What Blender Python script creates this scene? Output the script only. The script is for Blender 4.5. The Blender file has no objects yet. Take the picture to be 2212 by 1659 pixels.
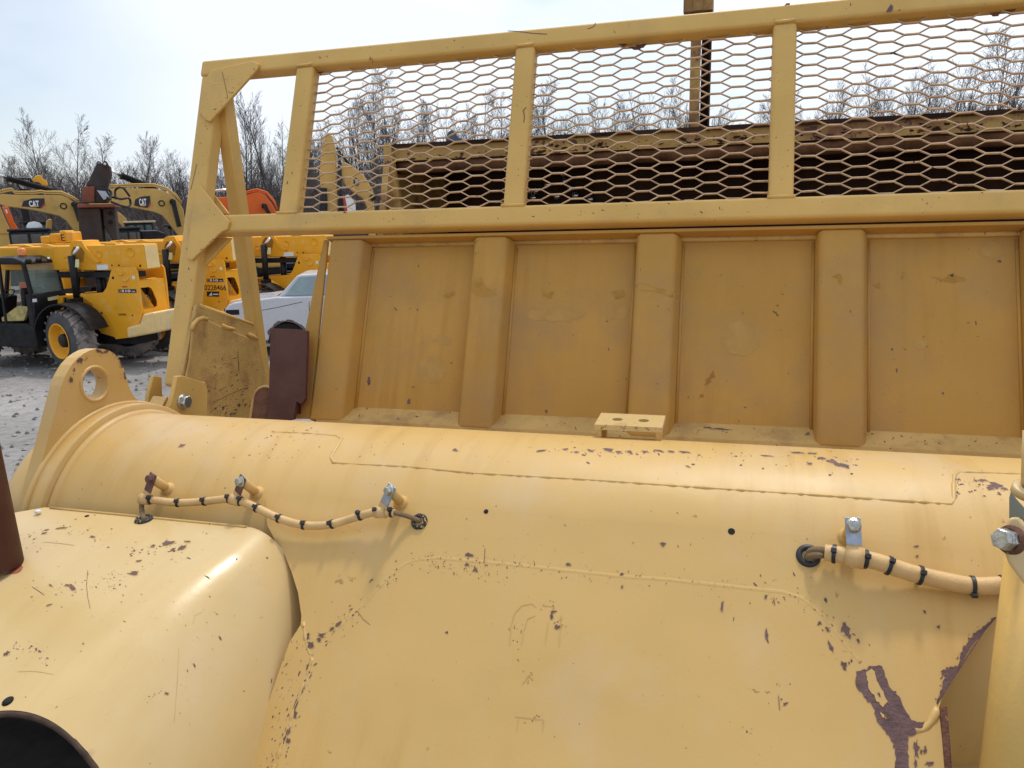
import bpy, bmesh, math, random
from mathutils import Vector, Matrix, noise
from mathutils.bvhtree import BVHTree
D = bpy.data
SC = bpy.context.scene
COL = SC.collection
R_ = math.radians
H = 3.05                                   # eye height of the photographer, standing on the tractor deck
F, CX, CY = 1600.0, 1106.0, 829.5          # focal length and centre, in units of a 2212-px-wide picture
AX = Vector((0.96353452, -0.03310802, -0.26552794))
AY = Vector((0.2660699, 0.22395852, 0.93757634))
AZ = Vector((-0.02842595, 0.97403616, -0.22460081))
CAM = Vector((0, 0, H))

def ray(px, py):
    d = Vector(((px - CX) / F, (CY - py) / F, 1.0))
    return Vector((AX.dot(d), AY.dot(d), AZ.dot(d)))

cam = D.objects.new('camera', D.cameras.new('camera')); COL.objects.link(cam)
cam.data.sensor_width = 36; cam.data.lens = 36 * F / 2212.0
cam.data.clip_start = 0.02; cam.data.clip_end = 3000
m3 = Matrix(((AX[0], AX[1], -AX[2]), (AY[0], AY[1], -AY[2]), (AZ[0], AZ[1], -AZ[2])))
cam.matrix_world = Matrix.Translation(CAM) @ m3.to_4x4()
SC.camera = cam

# ------------------------------------------------------------------ frames
class Fr:
    """local axes: x right, y away, z up.  yaw turns about z, lean tips the top away"""
    def __init__(s, o, yaw=0.0, lean=0.0):
        s.m = Matrix.Translation(Vector(o)) @ Matrix.Rotation(yaw, 4, 'Z') @ Matrix.Rotation(-R_(lean), 4, 'X')
        s.i = s.m.inverted()
        s.c = s.i @ CAM
    def _hit(s, px, py, ax, val):
        d = s.i.to_3x3() @ ray(px, py)
        t = (val - s.c[ax]) / d[ax]
        return s.c + d * t
    def y(s, px, py, val=0.0): return s._hit(px, py, 1, val)
    def x(s, px, py, val=0.0): return s._hit(px, py, 0, val)
    def z(s, px, py, val=0.0): return s._hit(px, py, 2, val)
    def xz(s, pts, val=0.0): return [(p.x, p.z) for p in (s.y(a, b, val) for a, b in pts)]
    def yz(s, pts, val=0.0): return [(p.y, p.z) for p in (s.x(a, b, val) for a, b in pts)]
    def xy(s, pts, val=0.0): return [(p.x, p.y) for p in (s.z(a, b, val) for a, b in pts)]
W = Fr((0, 0, 0))
G0 = lambda px, py: W.z(px, py, 0.0)

# ------------------------------------------------------------------ mesh builder
class MB:
    def __init__(s, fr=W): s.v = []; s.f = []; s.mi = []; s.sm = []; s.fr = fr; s.cm = 0; s.csm = False
    def add(s, vs, fs, world=False):
        b = len(s.v)
        for p in vs:
            p = Vector(p); s.v.append(p if world else s.fr.m @ p)
        for f in fs: s.f.append([b + i for i in f]); s.mi.append(s.cm); s.sm.append(s.csm)
        return s
    def prism(s, pts, a, b, ax='y'):
        n = len(pts)
        def P(u, w, d):
            return (u, d, w) if ax == 'y' else ((d, u, w) if ax == 'x' else (u, w, d))
        vs = [P(u, w, a) for u, w in pts] + [P(u, w, b) for u, w in pts]
        fs = [list(range(n)), list(range(2 * n - 1, n - 1, -1))]
        for i in range(n):
            j = (i + 1) % n; fs.append([i, i + n, j + n, j])
        return s.add(vs, fs)
    def box(s, x0, x1, y0, y1, z0, z1):
        return s.prism([(x0, z0), (x1, z0), (x1, z1), (x0, z1)], y0, y1)
    def beam(s, p, q, w, h, up=(0, 0, 1), world=False):
        p = Vector(p); q = Vector(q); d = (q - p).normalized(); up = Vector(up)
        sx = d.cross(up)
        if sx.length < 1e-4: sx = d.cross(Vector((1, 0, 0)))
        sx.normalize(); uz = sx.cross(d)
        vs = []
        for c in (p, q):
            for a, b in ((-1, -1), (1, -1), (1, 1), (-1, 1)): vs.append(c + sx * a * w / 2 + uz * b * h / 2)
        return s.add(vs, [[0, 1, 2, 3], [7, 6, 5, 4], [0, 4, 5, 1], [1, 5, 6, 2], [2, 6, 7, 3], [3, 7, 4, 0]], world)
    def tube(s, pts, r, seg=10, cap=True, world=False):
        pts = [Vector(p) for p in pts]; n = len(pts)
        rs = r if isinstance(r, (list, tuple)) else [r] * n
        vs = []; prev = None
        for i, p in enumerate(pts):
            d = (pts[min(i + 1, n - 1)] - pts[max(i - 1, 0)]).normalized()
            if prev is None:
                a = Vector((0, 0, 1)) if abs(d.z) < .9 else Vector((1, 0, 0))
                u = d.cross(a).normalized()
            else:
                u = (prev - d * prev.dot(d)).normalized()
            prev = u; w = d.cross(u)
            for k in range(seg):
                t = 2 * math.pi * k / seg
                vs.append(p + (u * math.cos(t) + w * math.sin(t)) * rs[i])
        fs = []
        for i in range(n - 1):
            for k in range(seg):
                k2 = (k + 1) % seg
                fs.append([i * seg + k, i * seg + k2, (i + 1) * seg + k2, (i + 1) * seg + k])
        if cap: fs.append(list(range(seg - 1, -1, -1))); fs.append([(n - 1) * seg + k for k in range(seg)])
        o = s.csm; s.csm = True; s.add(vs, fs, world); s.csm = o
        return s
    def lathe(s, c, axis, prof, seg=48, close=False):
        """prof: list of (distance along axis, radius)"""
        c = Vector(c); d = Vector(axis).normalized()
        a = Vector((0, 0, 1)) if abs(d.z) < .9 else Vector((1, 0, 0))
        u = d.cross(a).normalized(); w = d.cross(u)
        vs = []
        for t, r in prof:
            for k in range(seg):
                g = 2 * math.pi * k / seg
                vs.append(c + d * t + (u * math.cos(g) + w * math.sin(g)) * max(r, 1e-4))
        fs = []; n = len(prof)
        for i in range(n if close else n - 1):
            i2 = (i + 1) % n
            for k in range(seg):
                k2 = (k + 1) % seg
                fs.append([i * seg + k, i * seg + k2, i2 * seg + k2, i2 * seg + k])
        o = s.csm; s.csm = True; s.add(vs, fs); s.csm = o
        return s
    def hexnut(s, c, axis, r, h):
        return s.lathe_flat(c, axis, [(0, 0), (0, r), (h * .82, r), (h, r * .86), (h, 0)], 6)
    def lathe_flat(s, c, axis, prof, seg):
        s.lathe(c, axis, prof, seg)
        k = (len(prof) - 1) * seg
        for i in range(k): s.sm[-1 - i] = False
        return s
    def grid(s, fn, nu, nv, flip=False):
        vs = [fn(i / nu, j / nv) for j in range(nv + 1) for i in range(nu + 1)]
        fs = []
        for j in range(nv):
            for i in range(nu):
                a = j * (nu + 1) + i; q = [a, a + 1, a + nu + 2, a + nu + 1]
                fs.append(q[::-1] if flip else q)
        o = s.csm; s.csm = True; s.add(vs, fs); s.csm = o
        return s

ROOTM = {}
def props(o, label=None, cat=None, group=None, kind=None):
    if label: o['label'] = label
    if cat: o['category'] = cat
    if group: o['group'] = group
    if kind: o['kind'] = kind
    return o
def thing(name, label, cat, m=None, group=None):
    o = D.objects.new(name, None); COL.objects.link(o)
    o.matrix_world = m if m else Matrix.Identity(4)
    ROOTM[o.name] = (m.copy() if m else Matrix.Identity(4))
    o.empty_display_size = .2
    return props(o, label, cat, group)
def build(mb, name, mats, parent=None, bevel=0, seg=2, label=None, recalc=True, m=None):
    """link one mesh; a child's mesh is stored in the thing's own space"""
    if m is None: m = ROOTM[parent.name] if parent else Matrix.Identity(4)
    inv = m.inverted()
    me = D.meshes.new(name)
    me.from_pydata([inv @ v for v in mb.v], [], mb.f)
    if not isinstance(mats, (list, tuple)): mats = [mats]
    for q in mats: me.materials.append(q)
    for p, mi, sm in zip(me.polygons, mb.mi, mb.sm): p.material_index = mi; p.use_smooth = sm
    me.update()
    if recalc:
        bm = bmesh.new(); bm.from_mesh(me); bmesh.ops.recalc_face_normals(bm, faces=bm.faces); bm.to_mesh(me); bm.free()
    o = D.objects.new(name, me); COL.objects.link(o)
    if parent:
        o.parent = parent
        ROOTM[o.name] = m
    else:
        o.matrix_world = m; ROOTM[o.name] = m
    if bevel:
        b = o.modifiers.new('bevel', 'BEVEL'); b.width = bevel; b.segments = seg; b.limit_method = 'ANGLE'; b.angle_limit = R_(40)
        b.harden_normals = False
        for p in me.polygons: p.use_smooth = True
        w = o.modifiers.new('wn', 'WEIGHTED_NORMAL'); w.keep_sharp = False
    if label: o['label'] = label
    return o
def copy_tree(o, m=None, parent=None):
    c = o.copy(); COL.objects.link(c)
    if parent: c.parent = parent
    if m is not None: c.matrix_world = m; ROOTM[c.name] = m.copy()
    for ch in list(o.children): copy_tree(ch, None, c)
    return c
def text_faces(txt, sx, sz, bold=0.0, space=1.0):
    """the built-in font as flat triangles filling sx by sz"""
    cu = D.curves.new('t', 'FONT'); cu.body = txt; cu.offset = bold; cu.space_character = space; cu.resolution_u = 3
    ob = D.objects.new('t', cu); COL.objects.link(ob)
    bpy.context.view_layer.update()
    me = ob.evaluated_get(bpy.context.evaluated_depsgraph_get()).to_mesh()
    vs = [v.co.copy() for v in me.vertices]; fs = [list(p.vertices) for p in me.polygons]
    D.objects.remove(ob); D.curves.remove(cu)
    x0 = min(v.x for v in vs); x1 = max(v.x for v in vs); y0 = min(v.y for v in vs); y1 = max(v.y for v in vs)
    return [((v.x - x0) / (x1 - x0) * sx, (v.y - y0) / (y1 - y0) * sz) for v in vs], fs
def put_text(mb, txt, x, z, sx, sz, y, bold=0.0, slant=0.0, space=1.0):
    vs, fs = text_faces(txt, sx, sz, bold, space)
    mb.add([(x + a, y, z + b + slant * a) for a, b in vs], fs)

def smooth(P, k=4):
    out = []
    for i in range(len(P) - 1):
        p0, p1, p2, p3 = P[max(i - 1, 0)], P[i], P[i + 1], P[min(i + 2, len(P) - 1)]
        for j in range(k):
            t = j / k
            out.append(.5 * ((2 * p1) + (p2 - p0) * t + (2 * p0 - 5 * p1 + 4 * p2 - p3) * t * t + (3 * p1 - p0 - 3 * p2 + p3) * t ** 3))
    out.append(P[-1]); return out

# ------------------------------------------------------------------ materials
def mat(name, color=(.5, .5, .5), rough=.5, streak=0.0, dent=0.0, metal=0.0, spec=.5, noise_amt=0.0, nscale=4.0, bump=0.0, bscale=60.0, emit=None,
        chips=None, dirt=None, alpha=None, coat=0.0, trans=0.0):
    """procedural surface: base colour with broad fading, small chips of another colour, fine bump"""
    m = D.materials.new(name); m.use_nodes = True
    nt = m.node_tree; N = nt.nodes; L = nt.links
    b = N['Principled BSDF']
    b.inputs['Roughness'].default_value = rough; b.inputs['Metallic'].default_value = metal
    b.inputs['Specular IOR Level'].default_value = spec
    b.inputs['Coat Weight'].default_value = coat
    b.inputs['Transmission Weight'].default_value = trans
    tc = N.new('ShaderNodeTexCoord')
    def noi(scale, detail=4, rough_=.55, off=0):
        mp = N.new('ShaderNodeMapping'); mp.inputs['Location'].default_value = (off, off * .7, off * 1.3)
        L.new(tc.outputs['Object'], mp.inputs['Vector'])
        n = N.new('ShaderNodeTexNoise'); n.inputs['Scale'].default_value = scale; n.inputs['Detail'].default_value = detail
        n.inputs['Roughness'].default_value = rough_
        L.new(mp.outputs[0], n.inputs['Vector']); return n.outputs['Fac']
    def ramp(src, a, bb):
        r = N.new('ShaderNodeMapRange'); r.inputs['From Min'].default_value = a; r.inputs['From Max'].default_value = bb
        L.new(src, r.inputs['Value']); return r.outputs[0]
    def mix(fac, c1, c2):
        x = N.new('ShaderNodeMix'); x.data_type = 'RGBA'
        if isinstance(fac, float): x.inputs[0].default_value = fac
        else: L.new(fac, x.inputs[0])
        for i, c in ((6, c1), (7, c2)):
            if isinstance(c, tuple): x.inputs[i].default_value = (*c, 1)
            else: L.new(c, x.inputs[i])
        return x.outputs[2]
    col = tuple(color)
    if noise_amt:
        dk = tuple(c * (1 - noise_amt) for c in color); lt = tuple(min(1, c * (1 + noise_amt * .7) + .01) for c in color)
        col = mix(ramp(noi(nscale, 5), .3, .7), dk, lt)
    rg = None
    if streak:   # rain and dust runs, long down the slope
        mp = N.new('ShaderNodeMapping'); mp.inputs['Scale'].default_value = (26, 3, 2.2); mp.inputs['Rotation'].default_value = (0, .06, 0)
        L.new(tc.outputs['Object'], mp.inputs['Vector'])
        n = N.new('ShaderNodeTexNoise'); n.inputs['Scale'].default_value = 1; n.inputs['Detail'].default_value = 6; n.inputs['Roughness'].default_value = .6
        L.new(mp.outputs[0], n.inputs['Vector'])
        mu = N.new('ShaderNodeMath'); mu.operation = 'MULTIPLY'; mu.inputs[1].default_value = streak
        L.new(ramp(n.outputs['Fac'], .50, .72), mu.inputs[0])
        mq = N.new('ShaderNodeMath'); mq.operation = 'MULTIPLY'; L.new(mu.outputs[0], mq.inputs[0]); L.new(ramp(noi(1.7, 3, .5, 2.2), .4, .62), mq.inputs[1])
        col = mix(mq.outputs[0], col, tuple(c * k for c, k in zip(color, (.74, .66, .50))))
        mu2 = N.new('ShaderNodeMath'); mu2.operation = 'MULTIPLY'; mu2.inputs[1].default_value = streak * .6
        L.new(ramp(n.outputs['Fac'], .48, .26), mu2.inputs[0])
        col = mix(mu2.outputs[0], col, tuple(min(1, c * k) for c, k in zip(color, (.98, 1.06, 1.5))))
    if dirt:     # (colour, scale, low, high)
        f = ramp(noi(dirt[1], 7, .62, 3.1), dirt[2], dirt[3]); col = mix(f, col, dirt[0])
    if chips:    # list of (colour, scale, threshold)
        for k, (cc, sc, th) in enumerate(chips):
            n1 = noi(sc, 3, .6, 5 + k * 3); n2 = noi(sc * .12, 2, .5, 9 + k)
            mu = N.new('ShaderNodeMath'); mu.operation = 'MULTIPLY_ADD'; mu.inputs[1].default_value = .45
            L.new(n2, mu.inputs[0]); L.new(n1, mu.inputs[2])
            f = ramp(mu.outputs[0], th, th + .025); col = mix(f, col, cc)
    if isinstance(col, tuple): b.inputs['Base Color'].default_value = (*col, 1)
    else: L.new(col, b.inputs['Base Color'])
    if noise_amt:
        L.new(ramp(noi(nscale * 2.3, 4, .6, 7), .1, .9), (rr := N.new('ShaderNodeMapRange')).inputs['Value'])
        rr.inputs['To Min'].default_value = max(.05, rough - .1); rr.inputs['To Max'].default_value = min(1, rough + .14)
        L.new(rr.outputs[0], b.inputs['Roughness'])
    if bump:
        bp = N.new('ShaderNodeBump'); bp.inputs['Strength'].default_value = bump; bp.inputs['Distance'].default_value = .01
        L.new(noi(bscale, 4, .6), bp.inputs['Height']); L.new(bp.outputs[0], b.inputs['Normal'])
        if dent:
            b2 = N.new('ShaderNodeBump'); b2.inputs['Strength'].default_value = dent; b2.inputs['Distance'].default_value = .012
            L.new(noi(5.5, 2, .4, 4.4), b2.inputs['Height']); L.new(b2.outputs[0], bp.inputs['Normal'])
    if emit: b.inputs['Emission Color'].default_value = (*emit[0], 1); b.inputs['Emission Strength'].default_value = emit[1]
    if alpha is not None: b.inputs['Alpha'].default_value = alpha
    return m
RUST = (.060, .022, .014); DARKCHIP = (.11, .052, .045)
M = {}
# heavy-machine paint, faded and chipped
M['tan'] = mat('faded_yellow_paint', (.61, .382, .122), .40, spec=.38, dent=.5, streak=.55, noise_amt=.05, nscale=2.2, bump=.03, bscale=160,
               dirt=((.60, .43, .24), 3.5, .52, .80), chips=[(DARKCHIP, 95, .985), ((.42, .22, .07), 50, .97)])
M['tan_cover'] = mat('glossy_yellow_paint', (.615, .43, .178), .29, dent=.35, streak=.35, noise_amt=.05, nscale=2.5, bump=.02, bscale=110,
               dirt=((.66, .49, .27), 3.0, .5, .8), chips=[(DARKCHIP, 80, .985), ((.55, .36, .16), 36, .95)])
M['tan_guard'] = mat('guard_yellow_paint', (.67, .415, .115), .42, spec=.3, noise_amt=.09, nscale=5, bump=.08, bscale=150,
               dirt=((.50, .33, .13), 6, .55, .8), chips=[(DARKCHIP, 120, .97)])
M['tan_apron'] = mat('dusty_yellow_paint', (.50, .268, .052), .50, spec=.25, dent=.6, streak=.45, noise_amt=.08, nscale=3, bump=.10, bscale=110,
               dirt=((.40, .235, .085), 4.5, .46, .74), chips=[(DARKCHIP, 110, .985), ((.33, .155, .030), 26, 1.0)])
M['tan_dirty'] = mat('grimy_yellow_paint', (.56, .345, .10), .5, noise_amt=.14, nscale=6, bump=.25, bscale=150,
               dirt=((.36, .19, .07), 14, .50, .72), chips=[(RUST, 90, .95)])
M['chip'] = mat('bare_brown_steel', (.14, .070, .062), .6, noise_amt=.3, nscale=40, bump=.3, bscale=200, chips=[((.20, .09, .06), 60, .92)])
M['stain'] = mat('faded_stain', (.55, .345, .115), .5, spec=.38, noise_amt=.15, nscale=40)
M['halo'] = mat('chip_halo', (.50, .31, .125), .5, noise_amt=.15, nscale=60)
M['stain_dark'] = mat('grime_stain', (.42, .215, .035), .5, spec=.25, noise_amt=.15, nscale=40)
M['rust'] = mat('rusty_steel', (.16, .060, .028), .75, noise_amt=.4, nscale=30, bump=.5, bscale=160, chips=[((.38, .20, .08), 40, .90)])
M['mesh'] = mat('rusty_expanded_steel', (.68, .47, .29), .32, metal=.15, noise_amt=.3, nscale=30, bump=.2, bscale=200, chips=[((.10, .035, .025), 45, .93)])
M['primer'] = mat('brown_primer', (.085, .030, .020), .6, spec=.3, noise_amt=.15, nscale=12, bump=.12, bscale=200, chips=[((.18, .12, .12), 30, 1.0)])
M['overspray'] = mat('red_primer_overspray', (.36, .10, .055), .55, noise_amt=.2, nscale=50)
M['hose'] = mat('painted_hose', (.66, .42, .17), .5, noise_amt=.10, nscale=30, bump=.15, bscale=260, chips=[((.02, .02, .025), 90, 1.0)])
M['braid'] = mat('braided_sleeve', (.45, .30, .15), .6, bump=1.0, bscale=900)
M['black'] = mat('black_plastic', (.012, .013, .016), .4, noise_amt=.2, nscale=60, bump=.1)
M['rubber'] = mat('black_rubber', (.016, .015, .016), .65, noise_amt=.3, nscale=30, chips=[((.55, .37, .14), 260, .76)])
M['zinc'] = mat('zinc_steel', (.38, .43, .50), .35, metal=.7, noise_amt=.25, nscale=60, bump=.2, bscale=250)
M['bolt'] = mat('plated_bolt', (.52, .52, .46), .28, metal=.85, noise_amt=.35, nscale=90, bump=.3, bscale=250)
M['brownsteel'] = mat('brown_strap_steel', (.15, .065, .055), .5, metal=.2, noise_amt=.35, nscale=60, bump=.25, bscale=250)
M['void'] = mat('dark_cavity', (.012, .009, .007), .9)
M['bowl_dark'] = mat('rust_with_bowl_shade', (.042, .018, .009), .85, spec=.15, noise_amt=.4, nscale=4, bump=.3, bscale=20, chips=[((.13, .05, .02), 9, .93)])  # rusty steel, with the bowl's inner shade put into its dark base colour
M['bowl_yellow'] = mat('worn_bowl_paint', (.46, .27, .065), .6, noise_amt=.2, nscale=4, bump=.3, bscale=40,
               dirt=((.19, .07, .03), 5, .48, .66), chips=[((.10, .035, .02), 22, .86)])
# machines behind
M['jcb'] = mat('telehandler_yellow', (.84, .385, .014), .45, spec=.3, noise_amt=.07, nscale=1.5, bump=.05, bscale=20, dirt=((.82, .50, .16), 3, .55, .8))
M['jcb_faded'] = mat('telehandler_faded', (.86, .60, .24), .5, noise_amt=.1, nscale=3, dirt=((.62, .56, .46), 6, .58, .66))
M['jcb_dark'] = mat('telehandler_strip', (.74, .36, .006), .5, noise_amt=.05)
M['jcb_label'] = mat('pale_label', (.72, .68, .35), .5)
M['cab'] = mat('cab_black', (.010, .010, .012), .40, spec=.22, noise_amt=.2, nscale=6, bump=.1)
M['frame_black'] = mat('chassis_black', (.014, .013, .014), .6, spec=.2, noise_amt=.3, nscale=5)
M['glass'] = mat('cab_glass', (.25, .32, .28), .05, alpha=.30, spec=.6)
M['glass_dark'] = mat('smoked_glass', (.035, .06, .075), .08, spec=.9, noise_amt=.5, nscale=2.2)
M['tyre'] = mat('dusty_tyre', (.105, .092, .084), .85, noise_amt=.35, nscale=6, bump=.4, bscale=40, dirt=((.27, .23, .205), 6, .36, .54))
M['sidewall'] = mat('tyre_sidewall', (.065, .062, .063), .8, noise_amt=.25, nscale=6, bump=.2, bscale=40)
M['amber'] = mat('amber_lens', (.85, .22, .02), .25, coat=.5)
M['white'] = mat('white_label', (.75, .77, .78), .5)
M['silver'] = mat('chrome_rod', (.75, .76, .78), .18, metal=.9)
M['cyl'] = mat('black_cylinder', (.012, .011, .012), .38, spec=.25, noise_amt=.2)
M['cat'] = mat('excavator_yellow', (.60, .37, .10), .5, spec=.3, noise_amt=.10, nscale=1.2, bump=.05, bscale=10, dirt=((.40, .26, .10), 2.5, .55, .75))
M['orange'] = mat('excavator_orange', (.78, .14, .016), .45, spec=.3, noise_amt=.08, nscale=1.5)
M['decal_black'] = mat('decal_black', (.016, .014, .018), .4)
M['decal_red'] = mat('decal_red', (.52, .035, .02), .4)
M['decal_white'] = mat('decal_white', (.80, .80, .82), .4)
M['decal_yellow'] = mat('decal_yellow', (.70, .38, .03), .4)
M['grapple'] = mat('worn_attachment_steel', (.040, .034, .034), .6, spec=.25, noise_amt=.3, nscale=2, bump=.2, bscale=10, dirt=((.085, .05, .042), 1.6, .5, .75))
M['grapple_rust'] = mat('attachment_rust', (.19, .055, .028), .7, noise_amt=.3, nscale=3)
M['counter'] = mat('cream_panel', (.55, .45, .28), .6, noise_amt=.1)
M['car'] = mat('car_white', (.58, .575, .59), .25, coat=.4, noise_amt=.03, nscale=2)
M['car_glass'] = mat('car_windscreen', (.30, .40, .42), .06, spec=.9, noise_amt=.15, nscale=2)
M['car_rust'] = mat('car_rust', (.16, .11, .095), .85, noise_amt=.4, nscale=14, bump=.4, bscale=40)
M['teal'] = mat('teal_glass', (.03, .085, .095), .15, spec=.9, noise_amt=.4, nscale=3)
M['camo'] = mat('torn_seat_foam', (.45, .36, .13), .8, noise_amt=.4, nscale=8)
M['bark'] = mat('grey_bark', (.100, .080, .075), .9, noise_amt=.3, nscale=2)
M['bark_pale'] = mat('pale_bark', (.19, .165, .155), .9, noise_amt=.3, nscale=1.5)
M['brush'] = mat('winter_brush', (.105, .082, .078), .95, noise_amt=.3, nscale=.4)
M['hill'] = mat('brush_hillside', (.095, .075, .070), .95, noise_amt=.35, nscale=.3, bump=.5, bscale=2)
# ------------------------------------------------------------------ light
SUN_EL, SUN_AZ = R_(66), R_(12)            # azimuth from +Y towards +X
world = D.worlds.new('World'); SC.world = world; world.use_nodes = True
nt = world.node_tree; N = nt.nodes; L = nt.links
bg = N['Background']; bg.inputs['Strength'].default_value = 0.10
sky = N.new('ShaderNodeTexSky'); sky.sky_type = 'NISHITA'; sky.sun_disc = False
sky.sun_elevation = SUN_EL; sky.sun_rotation = SUN_AZ; sky.air_density = 1.0; sky.dust_density = 1.5
tc = N.new('ShaderNodeTexCoord')
mp = N.new('ShaderNodeMapping'); mp.inputs['Scale'].default_value = (1, 1, 2.6); mp.inputs['Location'].default_value = (.35, .2, .1)
L.new(tc.outputs['Generated'], mp.inputs['Vector'])
n1 = N.new('ShaderNodeTexNoise'); n1.inputs['Scale'].default_value = 1.5; n1.inputs['Detail'].default_value = 6; n1.inputs['Roughness'].default_value = .5
L.new(mp.outputs[0], n1.inputs['Vector'])
cr = N.new('ShaderNodeMapRange'); cr.inputs['From Min'].default_value = .40; cr.inputs['From Max'].default_value = .60
cr.inputs['To Min'].default_value = .12; cr.inputs['To Max'].default_value = 1.0; cr.interpolation_type = 'SMOOTHSTEP'
L.new(n1.outputs['Fac'], cr.inputs['Value'])
# thin cloud is brighter towards the sun
sep = N.new('ShaderNodeVectorMath'); sep.operation = 'DOT_PRODUCT'
sep.inputs[1].default_value = (math.cos(SUN_EL) * math.sin(SUN_AZ), math.cos(SUN_EL) * math.cos(SUN_AZ), math.sin(SUN_EL))
L.new(tc.outputs['Generated'], sep.inputs[0])
gl = N.new('ShaderNodeMapRange'); gl.inputs['From Min'].default_value = .55; gl.inputs['From Max'].default_value = 1.0
gl.inputs['To Min'].default_value = 10.0; gl.inputs['To Max'].default_value = 21.0
L.new(sep.outputs['Value'], gl.inputs['Value'])
cl = N.new('ShaderNodeVectorMath'); cl.operation = 'SCALE'; cl.inputs[0].default_value = (.92, .985, 1.07)
L.new(gl.outputs[0], cl.inputs['Scale'])
mx = N.new('ShaderNodeMix'); mx.data_type = 'RGBA'
# an opening in the thin cloud, low over the left of the yard
gd = ray(-40, 215).normalized(); dt = N.new('ShaderNodeVectorMath'); dt.operation = 'DOT_PRODUCT'; dt.inputs[1].default_value = gd
sc_ = N.new('ShaderNodeVectorMath'); sc_.operation = 'NORMALIZE'; L.new(tc.outputs['Generated'], sc_.inputs[0]); L.new(sc_.outputs[0], dt.inputs[0])
na = N.new('ShaderNodeMath'); na.operation = 'MULTIPLY_ADD'; na.inputs[1].default_value = .05; L.new(n1.outputs['Fac'], na.inputs[0]); L.new(dt.outputs['Value'], na.inputs[2])
gp_n = N.new('ShaderNodeMapRange'); gp_n.interpolation_type = 'SMOOTHSTEP'; gp_n.inputs['From Min'].default_value = 1.004; gp_n.inputs['From Max'].default_value = 1.030
gp_n.inputs['To Min'].default_value = 1.0; gp_n.inputs['To Max'].default_value = .55; L.new(na.outputs[0], gp_n.inputs['Value'])
ml = N.new('ShaderNodeMath'); ml.operation = 'MULTIPLY'; L.new(cr.outputs[0], ml.inputs[0]); L.new(gp_n.outputs[0], ml.inputs[1])
sk = N.new('ShaderNodeVectorMath'); sk.operation = 'MULTIPLY'; sk.inputs[1].default_value = (1.45, 1.4, 1.35)
L.new(sky.outputs[0], sk.inputs[0])
L.new(ml.outputs[0], mx.inputs[0]); L.new(sk.outputs[0], mx.inputs[6]); L.new(cl.outputs[0], mx.inputs[7])
L.new(mx.outputs[2], bg.inputs['Color'])
sl = D.lights.new('sun', 'SUN'); so = D.objects.new('sun', sl); COL.objects.link(so)
sl.energy = 1.75; sl.angle = R_(6); sl.color = (1, .95, .88)
so.rotation_euler = (math.pi / 2 - SUN_EL, 0, math.pi - SUN_AZ)
so.matrix_world = Vector((sep.inputs[1].default_value)).to_track_quat('Z', 'Y').to_matrix().to_4x4()
SC.view_settings.view_transform = 'Standard'; SC.view_settings.look = 'None'; SC.view_settings.exposure = 0.08; SC.view_settings.gamma = 1
SC.render.engine = 'CYCLES'
SC.cycles.max_bounces = 6; SC.cycles.transparent_max_bounces = 12

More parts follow.
